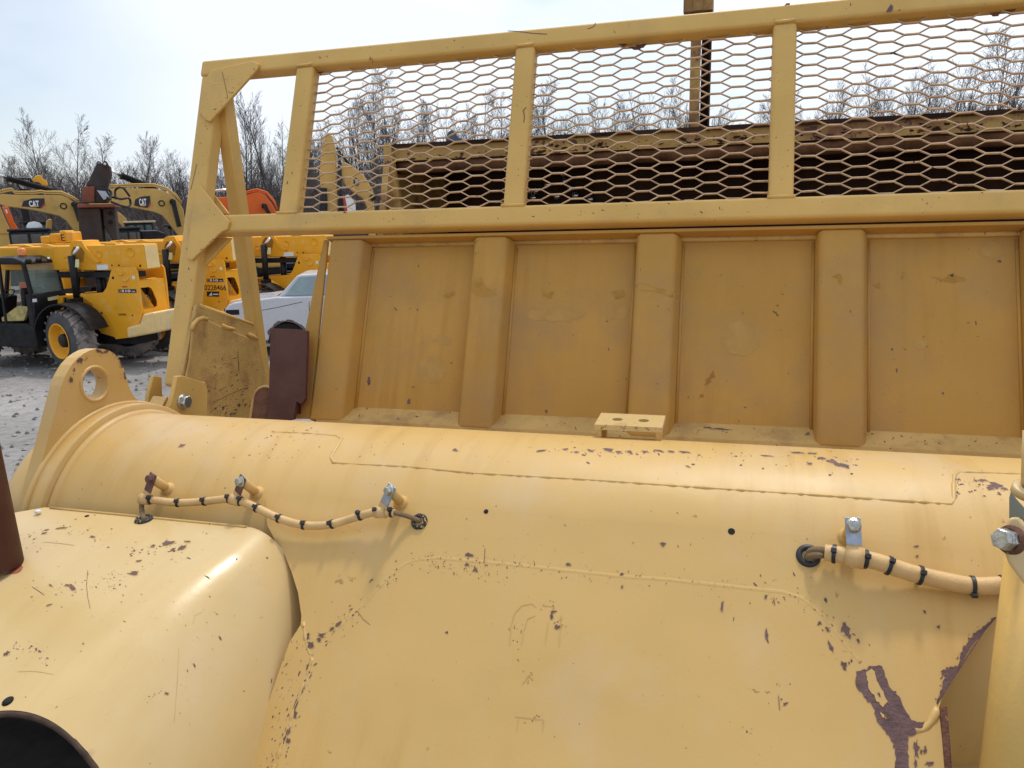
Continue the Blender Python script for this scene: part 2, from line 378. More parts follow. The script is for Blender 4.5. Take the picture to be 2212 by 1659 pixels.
# ------------------------------------------------------------------ ground
def ground():
    m = D.materials.new('gravel_ground'); m.use_nodes = True
    nt = m.node_tree; N = nt.nodes; L = nt.links; b = N['Principled BSDF']; b.inputs['Roughness'].default_value = .85
    tc = N.new('ShaderNodeTexCoord')
    def noi(s, d=5, r=.6, sc=(1, 1, 1)):
        mp = N.new('ShaderNodeMapping'); mp.inputs['Scale'].default_value = sc; L.new(tc.outputs['Object'], mp.inputs[0])
        n = N.new('ShaderNodeTexNoise'); n.inputs['Scale'].default_value = s; n.inputs['Detail'].default_value = d; n.inputs['Roughness'].default_value = r
        L.new(mp.outputs[0], n.inputs['Vector']); return n.outputs['Fac']
    def rmp(f, stops):
        r = N.new('ShaderNodeValToRGB'); L.new(f, r.inputs[0]); e = r.color_ramp.elements
        e[0].position, e[0].color = stops[0][0], (*stops[0][1], 1); e[1].position, e[1].color = stops[-1][0], (*stops[-1][1], 1)
        for p, c in stops[1:-1]: x = e.new(p); x.color = (*c, 1)
        return r.outputs[0]
    big = rmp(noi(.35, 6), [(.32, (.20, .183, .168)), (.5, (.295, .273, .253)), (.66, (.385, .36, .335))])
    fine = rmp(noi(7, 8, .75), [(.32, (.60, .59, .58)), (.5, (.92, .92, .92)), (.66, (1.10, 1.08, 1.06))])
    x = N.new('ShaderNodeMix'); x.data_type = 'RGBA'; x.blend_type = 'MULTIPLY'; x.inputs[0].default_value = 1
    L.new(big, x.inputs[6]); L.new(fine, x.inputs[7]); L.new(x.outputs[2], b.inputs['Base Color'])
    bp = N.new('ShaderNodeBump'); bp.inputs['Strength'].default_value = .8; bp.inputs['Distance'].default_value = .04
    L.new(noi(9, 8, .7), bp.inputs['Height']); L.new(bp.outputs[0], b.inputs['Normal'])
    mb = MB(); n = 60
    def fn(u, v):
        x = (u * 2 - 1); y = (v * 2 - 1); x = 1500 * x * abs(x) ** 1.8; y = 1500 * y * abs(y) ** 1.8
        z = noise.noise(Vector((x * .15, y * .15, 0))) * .03 if abs(x) < 60 and abs(y) < 60 else 0
        return (x, y, z - .02)
    mb.grid(fn, n, n)
    props(build(mb, 'ground', m, recalc=False), kind='structure')
    rnd = random.Random(5)
    st = MB()
    for i in range(1100):
        px = rnd.uniform(-60, 640); py = 770 + rnd.random() ** 1.6 * 420
        p = G0(px, py); s = rnd.uniform(.010, .034) * (1.4 if rnd.random() < .1 else 1)
        a = rnd.uniform(0, 6.3); k = rnd.choice((4, 5, 6))
        ring = [(p.x + math.cos(a + 6.283 * j / k) * s * rnd.uniform(.7, 1.3) * 1.5, p.y + math.sin(a + 6.283 * j / k) * s * rnd.uniform(.7, 1.2), -.012) for j in range(k)]
        st.cm = 0 if rnd.random() < .55 else 1
        st.add(ring + [(p.x, p.y, s * rnd.uniform(.3, .8))], [[j, (j + 1) % k, k] for j in range(k)])
    props(build(st, 'gravel', [mat('dark_stone', (.13, .12, .115), .9), mat('pale_stone', (.33, .32, .31), .9)]),
          'loose dark and pale stones scattered over the grey yard', 'gravel', kind='stuff')
ground()
# ================================================================== the scraper in front
scraper = thing('wheel_scraper', 'faded yellow earth-moving scraper filling the foreground, with draft tube, ribbed apron and mesh guard', 'scraper',
                Matrix.Translation((0, 1.6, 0)))
YT, ZT, RT = 1.315, H - .682, .26

def bvh_of(mb): return BVHTree.FromPolygons([tuple(v) for v in mb.v], mb.f)
def hit(bvh, px, py, lift=.0005):
    d = ray(px, py).normalized()
    loc, n, i, t = bvh.ray_cast(CAM, d)
    if loc is None: return None
    if n.dot(d) > 0: n = -n
    return loc + n * lift, n
def spot(mb, bvh, pts, mi, lift=.0005):
    """a patch of bare steel or stain lying on the painted surface"""
    vs = []
    for a, b in pts:
        h = hit(bvh, a, b, lift)
        if h is not None: vs.append(h[0])
    if len(vs) < max(3, len(pts) * .5): return
    o = mb.cm; mb.cm = mi; mb.csm = False
    mb.add(vs, [list(range(len(vs)))], True); mb.cm = o
rc = random.Random(11)
def blob(cx, cy, a, b, ang, rnd=rc, n=None):
    n = n or (rnd.choice((6, 7, 8)) if a < 3 else rnd.choice((11, 13, 15))); ca, sa = math.cos(ang), math.sin(ang); out = []
    for k in range(n):
        t = 6.2832 * (k + rnd.uniform(-.25, .25)) / n; q = rnd.uniform(.42, 1.25)
        u, w = a * q * math.cos(t), b * q * math.sin(t)
        out.append((cx + u * ca - w * sa, cy + u * sa + w * ca))
    return out
def chips(mb, bvh, lst, mi=1, halo=2):
    for cx, cy, a, b, ang in lst:
        P_ = blob(cx, cy, a, b, R_(ang))
        if halo and a * b > 9:     # feathered paint edge round the bare steel
            spot(mb, bvh, [(cx + (x - cx) * 1.0 + (1.6 if x > cx else -1.6), cy + (y - cy) * 1.0 + (1.3 if y > cy else -1.3)) for x, y in P_], halo, .00035)
        spot(mb, bvh, P_, mi, .0006 + rc.random() * .0002)
def cluster(mb, bvh, line, n, spread, smin, smax, mi=1, ang=None):
    seg = [(Vector(p), Vector(q)) for p, q in zip(line, line[1:])]; ln = [(q - p).length for p, q in seg]
    for i in range(n):
        t = rc.uniform(0, sum(ln)); k = 0
        while k < len(ln) - 1 and t > ln[k]: t -= ln[k]; k += 1
        p, q = seg[k]; c = p.lerp(q, min(1, t / ln[k]))
        cx = c.x + rc.gauss(0, spread); cy = c.y + rc.gauss(0, spread)
        s = smin + (smax - smin) * rc.random() ** 3
        a0 = ang if ang is not None else rc.uniform(0, 3.14)
        spot(mb, bvh, blob(cx, cy, s * rc.uniform(1, 2.4), s * .7, a0 + rc.gauss(0, .3)), mi, .0005 + rc.random() * .0002)
def scratch(mb, bvh, pts, w, mi=1):
    for (a, b), (c, d) in zip(pts, pts[1:]):
        L_ = math.hypot(c - a, d - b) or 1; w_k = w * .6; nx, ny = -(d - b) / L_ * w_k, (c - a) / L_ * w_k
        spot(mb, bvh, [(a + nx, b + ny), (c + nx, d + ny), (c - nx, d - ny), (a - nx, b - ny)], mi, .0006)
def jag(pts, step=5, amp=2.6, seed=3):
    r = random.Random(seed); out = []
    for (a, b), (c, d) in zip(pts, pts[1:] + pts[:1]):
        n = max(1, int(math.hypot(c - a, d - b) / step))
        for k in range(n):
            t = k / n; out.append((a + (c - a) * t + r.uniform(-amp, amp), b + (d - b) * t + r.uniform(-amp, amp)))
    return out
def bead(name_mb, bvh, pts, r, sink, seg=8):
    """weld bead following the surface"""
    P = []
    for (a, b), (c, d) in zip(pts, pts[1:]):
        n = max(1, int(math.hypot(c - a, d - b) / 9))
        for k in range(n): P.append((a + (c - a) * k / n, b + (d - b) * k / n))
    P.append(pts[-1])
    out = []
    for a, b in P:
        h = hit(bvh, a, b, -sink)
        if h: out.append(h[0])
    if len(out) > 1: name_mb.tube(out, [r * rc.uniform(.65, 1.35) for _ in out], seg, world=True)

# ---------------- draft tube
tb = MB(); tb.lathe((-1.43, YT, ZT), (1, 0, 0), [(-.03, .0), (-.03, .14), (-.02, .20), (0, .24), (.03, RT - .004), (.06, RT)] + [(.06 + i * .1, RT) for i in range(1, 31)], 160)
tbv = bvh_of(tb)
chips(tb, tbv, [(393, 963, 7, 3.5, -20), (983, 972, 6, 3, 20), (1275, 974, 7, 3, 10), (1313, 972, 12, 4, 5), (1336, 977, 7, 2.5, 0), (1360, 977, 8, 3, 20),
                (1222, 971, 6, 2.5, 0), (1170, 974, 13, 1.6, -8), (1245, 977, 5, 2, 0), (1395, 976, 9, 1.5, 5), (1423, 974, 10, 2, 8), (1450, 976, 8, 1.6, 5),
                (1480, 977, 12, 1.6, 4), (1720, 978, 18, 1.8, 3), (1755, 980, 12, 1.8, 3), (1775, 990, 9, 3, 10), (1800, 998, 20, 6, 18), (1825, 1007, 12, 4, 20),
                (1750, 1002, 6, 3, 0), (1270, 1000, 4, 2, 30), (1600, 1005, 3, 2, 0), (1648, 1012, 3, 2, 0), (2122, 1038, 12, 3.5, 5), (2150, 1050, 18, 7, 12), (2170, 1056, 8, 3, 10),
                (2138, 1055, 8, 4, 10), (1486, 1008, 6, 2, 20), (1497, 1003, 4, 2, 0), (1840, 1024, 3, 2, 0), (1793, 1026, 3, 2, 0), (1020, 1023, 4, 2, 60), (1655, 985, 14, 1, 5)])
cluster(tb, tbv, [(1180, 975), (1500, 982), (1640, 985)], 60, 5, .8, 2.4, 1, .1)
cluster(tb, tbv, [(1690, 984), (1860, 1004)], 26, 7, .8, 2.6, 1, .2)
cluster(tb, tbv, [(2085, 1040), (2185, 1068)], 40, 9, .8, 3, 1, .3)
cluster(tb, tbv, [(2070, 1030), (2068, 1075)], 22, 3, .8, 2.6)
cluster(tb, tbv, [(330, 940), (700, 960), (480, 1010)], 40, 26, .7, 1.9, 1, -.4)
cluster(tb, tbv, [(750, 950), (1600, 1000), (2150, 1020)], 46, 22, .7, 1.6, 1)
cluster(tb, tbv, [(560, 945), (700, 935)], 12, 3, .8, 1.8, 1, .1)
draft = build(tb, 'draft_tube', [M['tan'], M['chip'], M['halo']], scraper, recalc=False)
seam1 = [(518, 1027), (574, 943), (588, 932.5), (658, 935), (728, 941), (738, 948), (731, 960), (714, 988), (721, 999), (774, 1002), (874, 1006.7), (1020, 1021), (1279, 1036),
         (1493, 1051), (1812, 1072), (2054, 1088), (2061, 1081), (2060, 1048), (2061.5, 1026), (2071, 1018.6), (2212, 1023)]
wb = MB(); bead(wb, tbv, seam1[2:], .0035, .0016)
build(wb, 'weld_seam', M['tan'], draft)
# flange rings, lifting eye
rg = MB()
rg.lathe((0, YT, ZT), (1, 0, 0), [(-1.315, RT - .01), (-1.315, RT + .020), (-1.313, RT + .022), (-1.283, RT + .022), (-1.281, RT + .020), (-1.281, RT - .01)], 128)
rg.lathe((0, YT, ZT), (1, 0, 0), [(-1.283, RT), (-1.281, RT + .008), (-1.274, RT + .009), (-1.268, RT + .004), (-1.264, RT - .004)], 128)
build(rg, 'end_flange', M['tan'], scraper, recalc=True)
EX = -1.318
Fe = W
eye_px = [(61, 1109), (105, 943), (126, 859), (133, 833), (140, 813.5), (154, 789), (168, 773), (182, 763), (196, 756), (210, 753), (224, 754), (238, 758.5), (250, 767), (259, 778.5), (267, 795), (272, 812), (276.5, 830), (283, 846), (291, 858), (302, 867)]
ep = Fe.yz(eye_px, EX)
hole_c = Fe.x(205, 829, EX); top_ = Fe.x(205, 796, EX); hr = (top_.z - hole_c.z)
em = MB(); bmv = []
outer = ep + [(YT + .05, ZT + .1), (YT - .05, ZT - .1)]
hc = (hole_c.y, hole_c.z)
def ring_pts(r, n=40): return [(hc[0] + r * math.cos(-6.2832 * k / n), hc[1] + r * math.sin(-6.2832 * k / n)) for k in range(n)]
def holed_prism(mb, outer, inner, a, b):
    """plate with one hole, extruded along x"""
    bm = bmesh.new()
    ov = [bm.verts.new((a, u, w)) for u, w in outer]; iv = [bm.verts.new((a, u, w)) for u, w in inner]
    es = [bm.edges.new((ov[i], ov[(i + 1) % len(ov)])) for i in range(len(ov))] + [bm.edges.new((iv[i], iv[(i + 1) % len(iv)])) for i in range(len(iv))]
    bmesh.ops.triangle_fill(bm, use_beauty=True, edges=es)
    bm.verts.index_update()
    vs = [v.co.copy() for v in bm.verts]; fs = [[v.index for v in f.verts] for f in bm.faces]; bm.free()
    n = len(vs); mb.add(vs + [Vector((b, v.y, v.z)) for v in vs], fs + [[i + n for i in f[::-1]] for f in fs] +
       [[i, (i + 1) % len(outer), n + (i + 1) % len(outer), n + i] for i in range(len(outer))] +
       [[len(outer) + i, len(outer) + (i + 1) % len(inner), n + len(outer) + (i + 1) % len(inner), n + len(outer) + i] for i in range(len(inner))])
holed_prism(em, outer, ring_pts(hr), EX, EX - .030)
ebv = bvh_of(em)
chips(em, ebv, [(172, 778, 8, 6, 60), (153, 820, 3.5, 6, 0), (214, 759, 8, 3, 20), (228, 760, 6, 3, -20), (262, 786, 3.5, 9, -20), (271, 812, 3, 12, -12), (160, 800, 3, 3, 0), (258, 776, 3, 6, -30)])
cluster(em, ebv, [(140, 830), (170, 780), (212, 760), (250, 772), (268, 820)], 26, 3.5, .8, 2.4)
lug = build(em, 'lifting_eye', [M['tan'], M['chip'], M['halo']], scraper)
eb = MB(); eb.lathe((EX - .030, hc[0], hc[1]), (1, 0, 0), [(.024, hr * 1.26), (.031, hr * 1.24), (.034, hr * 1.14), (.032, hr * 1.02), (0, hr * .98), (-.002, hr * 1.2)], 56)
build(eb, 'eye_boss', M['tan'], lug)
wl = MB(); wl.tube([(EX + .001, YT + (RT + .022) * math.cos(a), ZT + (RT + .022) * math.sin(a)) for a in [R_(60 + k * 4) for k in range(36)]], .006, 8)
build(wl, 'weld_fillet', M['tan'], lug)

# ---------------- gooseneck plate (45 degrees, tangent to the tube)
Fp = Fr((0, YT - RT * math.cos(R_(45)), ZT + RT * math.sin(R_(45))), 0, 45)
left_b = [(560, 1092), (577, 1134), (595, 1169), (616, 1201), (630, 1236), (644, 1281), (651, 1330), (650, 1348), (644, 1358), (626, 1386), (609, 1432), (591, 1484), (567, 1554), (528, 1659), (480, 1790)]
right_b = [(2060, 1850), (2047, 1659), (2040, 1596), (2029, 1526), (2036, 1505), (2054, 1474), (2075, 1439), (2099, 1397), (2134, 1358), (2155.5, 1334), (2212, 1290), (2330, 1225), (2420, 1180)]
gp = [p for p in Fp.xz(left_b, 0)] + [p for p in Fp.xz(right_b, 0)]
gp = [(gp[0][0], 0.004)] + gp[1:-1] + [(gp[-1][0], .004)]
g = MB(Fp)
# front sheet as triangulated skin, thickness 14 mm
g.prism(gp, 0.0, .014)
# the tangent continuation beyond the left cut, hidden under the hose
gbv = bvh_of(g)
both = MB(); both.v = list(tb.v); both.f = [f for f in tb.f if len(f) == 4][:]; both.v += list(g.v); both.f += [[i + len(tb.v) for i in f] for f in g.f]
sbv = bvh_of(both)
fold = [(719, 1365), (771.5, 1320), (820.5, 1267), (852, 1236), (872, 1220), (894, 1210.5), (936, 1205), (1034, 1213), (1174, 1227), (1349, 1246), (1438, 1252), (1578, 1267), (1690, 1279), (1732, 1292), (1760, 1313), (1795, 1351), (1823, 1390), (1872, 1446)]
crack = [(679, 1414), (675, 1421), (658, 1470), (640, 1519), (612, 1596), (591, 1659), (560, 1740)]
cluster(g, gbv, [(700, 1385), (852, 1236)], 70, 9, .8, 2.6, 1, -.8)
cluster(g, gbv, fold[5:9], 130, 12, .5, 1.8, 1)
cluster(g, gbv, fold[8:12], 90, 12, .5, 1.6, 1)
cluster(g, gbv, [(930, 1220), (1110, 1240)], 60, 10, .6, 2, 1, 1.2)
cluster(g, gbv, fold[11:], 90, 18, .8, 3.2, 1, .9)
cluster(g, gbv, crack, 90, 10, .8, 3, 1, 1.9)
cluster(g, gbv, [(650, 1360), (570, 1659)], 60, 10, .7, 2.2, 1, 1.9)
cluster(g, gbv, [(800, 1450), (1300, 1300), (1700, 1600), (1400, 1500), (1000, 1600)], 60, 80, .6, 1.7, 1, 1.2)
cluster(g, gbv, [(700, 1130), (1300, 1160), (2100, 1200)], 50, 28, .6, 1.7, 1, 1.2)
chips(g, gbv, [(1015, 1199, 9, 5, 0), (1027, 1231, 6, 6, 30), (1008, 1220, 5, 4, 0), (1229, 1219, 6, 4, -20), (1343, 1241, 4, 3, 0), (1344, 1268, 3, 4, 0), (1204, 1355, 6, 6, 0),
               (1560, 1310, 3.5, 13, 4), (1656, 1372, 3.5, 18, -8), (1654, 1289, 3, 5, 0), (1672, 1299, 1.5, 9, -5), (1824, 1357, 12, 11, 0), (1833, 1372, 10, 6, 60), (1770, 1346, 5, 5, 0), (1788, 1360, 4, 6, -20),
               (1794, 1396, 3.5, 16, -28), (1824, 1437, 6, 10, -20), (1854, 1384, 3, 7, -30), (1997, 1322, 3, 5, -30), (2027, 1355, 4, 4, 0), (1948, 1145, 4, 3, 0), (2047, 1146, 5, 3, 10), (2105, 1168, 4, 3, 0), (2115, 1167, 4, 3, 0), (2120, 1185, 6, 4, 0), (2130, 1182, 5, 3, -30),
               (2135, 1154, 9, 5, -30), (2155, 1132, 7, 3, 20), (1981, 1180, 6, 3, 0), (1981, 1202, 4, 3, 0), (1697, 1520, 6, 3, -20), (1688, 1510, 2.5, 3, 0), (1683, 1520, 1.3, 22, -3), (1585, 1337, 1.2, 6, 10),
               (694, 1372, 8, 6, 0), (672, 1393, 8, 8, 30), (690, 1383, 6, 6, 0), (664, 1375, 6, 8, 0), (730, 1349, 9, 4, -35), (717, 1359, 6, 4, -35), (637, 1543, 7, 8, 0), (622, 1600, 5, 9, 20), (625, 1578, 4, 7, 20),
               (667, 1440, 4, 10, 15), (655, 1485, 3, 14, 18), (640, 1520, 3, 18, 18), (618, 1585, 3, 16, 18), (965, 1366, 3, 3, 0), (1192, 1330, 3, 8, 0), (1196, 1322, 6, 3, 0), (1432, 1176, 6, 5, 0)])
scratch(g, gbv, [(772, 1320), (785, 1338), (800, 1350)], .8)
scratch(g, gbv, [(1048, 1185), (1046, 1215)], 1.0)
scratch(g, gbv, [(1993, 1180), (2000, 1172), (2012, 1165)], 1.0, 2)
# ghost of a removed decal
for pts in ([(1101, 1395), (1104, 1352), (1112, 1325), (1128, 1308), (1150, 1304), (1158, 1312)], [(1126, 1395), (1132, 1362), (1140, 1337), (1156, 1330)], [(1172, 1308), (1197, 1311), (1198, 1322)],
            [(1212, 1330), (1208, 1398)], [(1178, 1390), (1184, 1345)], [(1112, 1548), (1175, 1555), (1172, 1580)], [(1120, 1552), (1116, 1580)], [(1128, 1478), (1146, 1458), (1138, 1462)]):
    scratch(g, gbv, pts, 1.3, 2)
for k in range(46):
    c = rc.choice(((1120, 1397), (1190, 1309), (1140, 1463), (1150, 1552), (1108, 1360), (1205, 1350)))
    spot(g, gbv, blob(c[0] + rc.gauss(0, 9), c[1] + rc.gauss(0, 7), 2.2, 1.3, rc.uniform(0, 3)), 3 if k % 3 else 1)
# the big peeled streak
peel = jag([(1851, 1450), (1874, 1446), (1878, 1440), (1905, 1438), (1912, 1462), (1920, 1482), (1934, 1495), (1945, 1512), (1956, 1535), (1968, 1556), (1985, 1562), (1999, 1555), (1992, 1572), (1976, 1584), (1962, 1592), (1962, 1615), (1962, 1690), (1930, 1690), (1935, 1640), (1932, 1612), (1915, 1585),
            (1892, 1555), (1888, 1530), (1866, 1503), (1850, 1486), (1848, 1466)], 6, 2.4)
spot(g, gbv, peel, 1, .0008)
spot(g, gbv, jag([(1872, 1450), (1884, 1446), (1895, 1470), (1908, 1495), (1918, 1515), (1905, 1528), (1890, 1508), (1874, 1480)], 6, 2.2, 8), 0, .0014)
spot(g, gbv, blob(1906, 1545, 9, 4, .9), 0, .0014); spot(g, gbv, blob(1898, 1500, 7, 3, .9), 1, .0019)
spot(g, gbv, blob(1912, 1550, 6, 3, .9), 3, .0018)
chips(g, gbv, [(1979, 1618, 7, 26, 0), (1977, 1650, 4, 12, 0), (2008, 1650, 10, 5, 0), (1998, 1620, 4, 9, 0), (1932, 1612, 3, 6, 0), (1990, 1625, 3, 5, 0)])
# torn edge at the right arc
edge = [(2026, 1523), (2036, 1505), (2054, 1474), (2075, 1439), (2099, 1397), (2134, 1358), (2155, 1334)]
inner = [(2150, 1332), (2128, 1350), (2110, 1364), (2092, 1382), (2078, 1402), (2072, 1430), (2066, 1446), (2046, 1446), (2040, 1462), (2036, 1490), (2022, 1520)]
spot(g, gbv, [(a - 1.5, b - .5) for a, b in edge] + jag([(a, b) for a, b in inner], 4, 3.0, 6)[:-6], 1, .0008)
spot(g, gbv, jag([(2074, 1440), (2046, 1442), (2030, 1452), (2044, 1458), (2036, 1480), (2024, 1512), (2030, 1520)], 4, 2.5, 7) , 1, .0010)
cluster(g, gbv, inner, 40, 5, 1, 3, 1)
goose = build(g, 'gooseneck_plate', [M['tan'], M['chip'], M['stain'], M['stain_dark']], scraper, recalc=True)
fb = MB(); fo_pts = []
for (a_, b_), (c_, d_) in zip(fold, fold[1:]):
    for k_ in range(4): fo_pts.append(hit(gbv, a_ + (c_ - a_) * k_ / 4, b_ + (d_ - b_) * k_ / 4, -.0141)[0])
fb.tube(smooth(fo_pts, 2), .0145, 16, world=True)
build(fb, 'fold_line', M['tan'], goose)
fb = MB(); bead(fb, gbv, [(654, 1344), (663, 1397), (669, 1412), (678, 1416)], .004, .0025); build(fb, 'weld_bead', M['tan'], goose)
fb = MB(); bead(fb, gbv, crack[1:], .0035, .0022); build(fb, 'weld_bead', M['tan'], goose)
fb = MB(); bead(fb, gbv, [(1978, 1578), (1994, 1577), (2010, 1562), (2022, 1540), (2026, 1528)], .005, .003)
build(fb, 'weld_bead', M['tan'], goose)
rs = MB(Fp); q = Fp.xz([(2028, 1526), (2046, 1524), (2052, 1590), (2060, 1700), (2044, 1700), (2036, 1596)], -.002)
rs.prism(q, -.003, .02); build(rs, 'rusty_edge_bar', M['rust'], goose, bevel=.002)
# patch of the same sheet joining plate to tube left of the tangent (keeps the fillet)
# holes in the plate
for px, py, r in ((1050, 1105, 5.2), (1580, 1148, 7.0)):
    hl = MB(); c, n = hit(sbv, px, py, .0006); rr = r / F * (c - CAM).length
    hl.lathe(c - n * .0004, n, [(0, 0), (.0003, rr), (.0003, rr * .9), (.0004, 0)], 24)
    build(hl, 'drain_hole', M['void'], goose)

# right-hand cover below the cut edge, its side curving up towards the viewer
rcv = MB(Fp)
def rfn(u, v):
    t = u; x = .285 + t * .62
    y = .30 - .29 * math.sin(min(1, t * 1.25) * math.pi / 2)
    return (x, y, .10 - v * 1.05)
rcv.grid(rfn, 40, 20)
rv = bvh_of(rcv)
chips(rcv, rv, [(2069, 1609, 5, 4, 0), (2072, 1620, 3, 3, 0), (2087, 1543, 4, 2, 0), (2083, 1556, 4, 2, 0), (2065, 1640, 2, 5, 0)])
build(rcv, 'right_cover', [M['tan_cover'], M['chip'], M['halo']], scraper, recalc=False)

# ---------------- left cover: flat top, rounded right side and front
def cz(x, y):
    u = max(0, 1.10 - y); xa = -.80 - .30 * max(0, u - .12); t = min(1, max(0, (x - xa) / (-.645 - xa)))
    return H - .531 - .36 * (1 - math.sqrt(max(0, 1 - t * t))) - .05 * u - .34 * u * u
cv = MB(); nx, ny = 120, 110
xs = [-1.95 + (1.95 - .98) * i / 130 for i in range(130)] + [-.98 + .335 * math.sin(math.pi / 2 * k / 70) for k in range(71)]
ys = [.30 + .80 * j / ny for j in range(ny + 1)]
back_px = [(-120, 1112), (32, 1112), (66, 1112), (98, 1100), (122, 1087), (276, 1097), (353, 1104), (574, 1134), (640, 1150)]
def yback(x):
    # the tube's front, with a step at the flange
    return 1.060 if x > -1.255 else 1.060 - .035 * min(1, (-1.255 - x) / .05)
for y_ in range(len(ys)):
    for x in xs:
        t = y_ / ny; yy = .30 + (yback(x) - .30) * t
        cv.v.append(Vector((x, yy, cz(x, yy))))
nxx = len(xs)
for j in range(ny):
    for i in range(nxx - 1):
        a = j * nxx + i; cv.f.append([a, a + 1, a + nxx + 1, a + nxx]); cv.mi.append(0); cv.sm.append(True)
# side wall below the rounding
b0 = len(cv.v)
for y_ in range(ny + 1):
    p = cv.v[y_ * nxx + nxx - 1]; cv.v.append(Vector((p.x + .004, p.y, p.z - .5)))
for j in range(ny): cv.f.append([j * nxx + nxx - 1, b0 + j, b0 + j + 1, (j + 1) * nxx + nxx - 1]); cv.mi.append(0); cv.sm.append(True)
# round opening in the front corner
ox, oy, orr = -.825, .346, .308
cvb = bvh_of(cv)
cm_ = MB(); cm_.v = [v.copy() for v in cv.v]
def rad_(v): return math.hypot(v.x - ox, v.y - oy)
for v in cm_.v:
    r_ = rad_(v)
    if v.z > cz(v.x, v.y) - .01 and abs(r_ - orr) < .0052 and r_ > 1e-4:
        v.x = ox + (v.x - ox) / r_ * orr; v.y = oy + (v.y - oy) / r_ * orr; v.z = cz(v.x, v.y)
for f_ in cv.f:
    rs_ = [rad_(cm_.v[i_]) for i_ in f_]
    if sum(rs_) / len(rs_) < orr and max(rs_) < orr + .0060: continue
    cm_.f.append(f_); cm_.mi.append(0); cm_.sm.append(True)
chips(cm_, cvb, [(362, 1173, 14, 5, -12), (330, 1180, 6, 3, -20), (393, 1183, 12, 4, -28), (375, 1187, 6, 3, -30), (405, 1170, 8, 2, 0), (290, 1239, 9, 4, -5), (155, 1270, 8, 6, 40), (147, 1265, 6, 3, 0), (110, 1265, 5, 2, 30), (15, 1412, 7, 4, -35),
                (106, 1307, 7, 2, -20), (78, 1403, 3, 3, 0), (86, 1407, 4, 2, 20), (180, 1391, 2, 2, 0), (175, 1407, 2, 2, 0), (200, 1160, 6, 2.5, 0), (290, 1190, 3, 2, -30), (96, 1152, 6, 2, -15), (135, 1141, 13, 1.5, -5), (101, 1145, 6, 1.5, -10), (300, 1212, 6, 2, -15),
                (1280 * .35, 1247, 7, 1.5, 30), (408, 1206, 5, 1.5, 20), (475, 1378, 1.8, 6, -25), (420, 1438, 1.8, 6, -25), (360, 1498, 5, 2.5, 20), (205, 1113, 2, 1, 0), (512, 1207, 2, 3, 10), (577, 1205, 3, 2, 0), (427, 1507, 1, 1, 0), (586, 1470, 1.6, 5, 5)])
cluster(cm_, cvb, [(270, 1195), (400, 1180)], 60, 11, .5, 2.0, 1, -.4)
cluster(cm_, cvb, [(20, 1170), (150, 1150), (230, 1165)], 60, 12, .6, 2.0, 1, -.2)
cluster(cm_, cvb, [(60, 1270), (160, 1275), (260, 1250), (300, 1240)], 110, 14, .5, 1.5, 1, -.2)
cluster(cm_, cvb, [(20, 1400), (110, 1420)], 40, 14, .6, 2.0, 1, -.3)
cluster(cm_, cvb, [(150, 1300), (450, 1220), (400, 1500), (480, 1400)], 90, 50, .5, 1.5, 1, .6)
cluster(cm_, cvb, [(350, 1490), (310, 1515)], 10, 3, .7, 1.6, 1)
scratch(cm_, cvb, [(190, 1232), (187, 1265), (190, 1292), (195, 1315)], .8)
scratch(cm_, cvb, [(39, 1451), (75, 1450), (115, 1457)], .8, 2)
scratch(cm_, cvb, [(386, 1400), (383, 1470), (376, 1560)], .7, 2)
scratch(cm_, cvb, [(436, 1322), (420, 1330), (417, 1350)], .6, 2)
scratch(cm_, cvb, [(96, 1171), (130, 1174), (160, 1178)], .7, 2)
scratch(cm_, cvb, [(70, 1268), (85, 1278), (96, 1286)], .9)
leftc = build(cm_, 'left_cover', [M['tan_cover'], M['chip'], M['stain']], scraper, recalc=False)
# lip along the tube, lower joint with dirt
lp = MB()
lp.tube([(-1.24 + .055 * k, 1.0585, cz(-1.24 + .055 * k, 1.058)) for k in range(9)], .0032, 8)
build(lp, 'rear_weld', M['tan_dirty'], leftc)
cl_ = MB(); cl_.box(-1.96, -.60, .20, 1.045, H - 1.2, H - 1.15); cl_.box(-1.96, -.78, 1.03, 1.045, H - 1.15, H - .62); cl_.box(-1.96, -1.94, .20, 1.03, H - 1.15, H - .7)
build(cl_, 'dark_well_box', M['void'], leftc)  # near-black box added below the cover; its colour supplies the opening's darkness
cl_ = MB(); cl_.tube([(ox + orr * math.cos(k * .0524), oy + orr * math.sin(k * .0524), cz(ox + orr * math.cos(k * .0524), oy + orr * math.sin(k * .0524)) - .005) for k in range(121)], .0045, 8)
build(cl_, 'opening_rim', mat('rim_grime', (.07, .035, .018), .8, noise_amt=.5, nscale=60), leftc)
cl_ = MB(); cl_.lathe((-1.12, .84, H - .98), (0, 0, 1), [(0, 0), (.02, orr * .55), (.05, orr * .62), (.08, orr * .60), (.10, orr * .5), (.10, 0)], 64)
build(cl_, 'round_cap', mat('worn_cap', (.05, .045, .045), .6, noise_amt=.4, nscale=20), leftc)
hd = MB(); c, n = hit(cvb, 17, 1515)
hd.lathe(c - n * .0003, n, [(0, 0), (.0003, .0075), (.0004, 0)], 24); build(hd, 'bolt_hole', M['void'], leftc); hd = MB()
c, n = hit(cvb, 188, 1115); hd.lathe(c, n, [(0, 0), (.0003, .004), (.0004, 0)], 16)
build(hd, 'bolt_hole', M['void'], leftc)
# white plug beside the eye plate
c, n = hit(cvb, 80, 1108); pl_ = MB(); pp_ = W.z(82, 1106, H - .531); pl_.lathe((pp_.x, pp_.y, H - .533), (0, 0, 1), [(0, 0), (0, .0055), (.004, .0055), (.006, .003), (.0062, 0)], 20)
build(pl_, 'white_plug', M['white'], scraper)

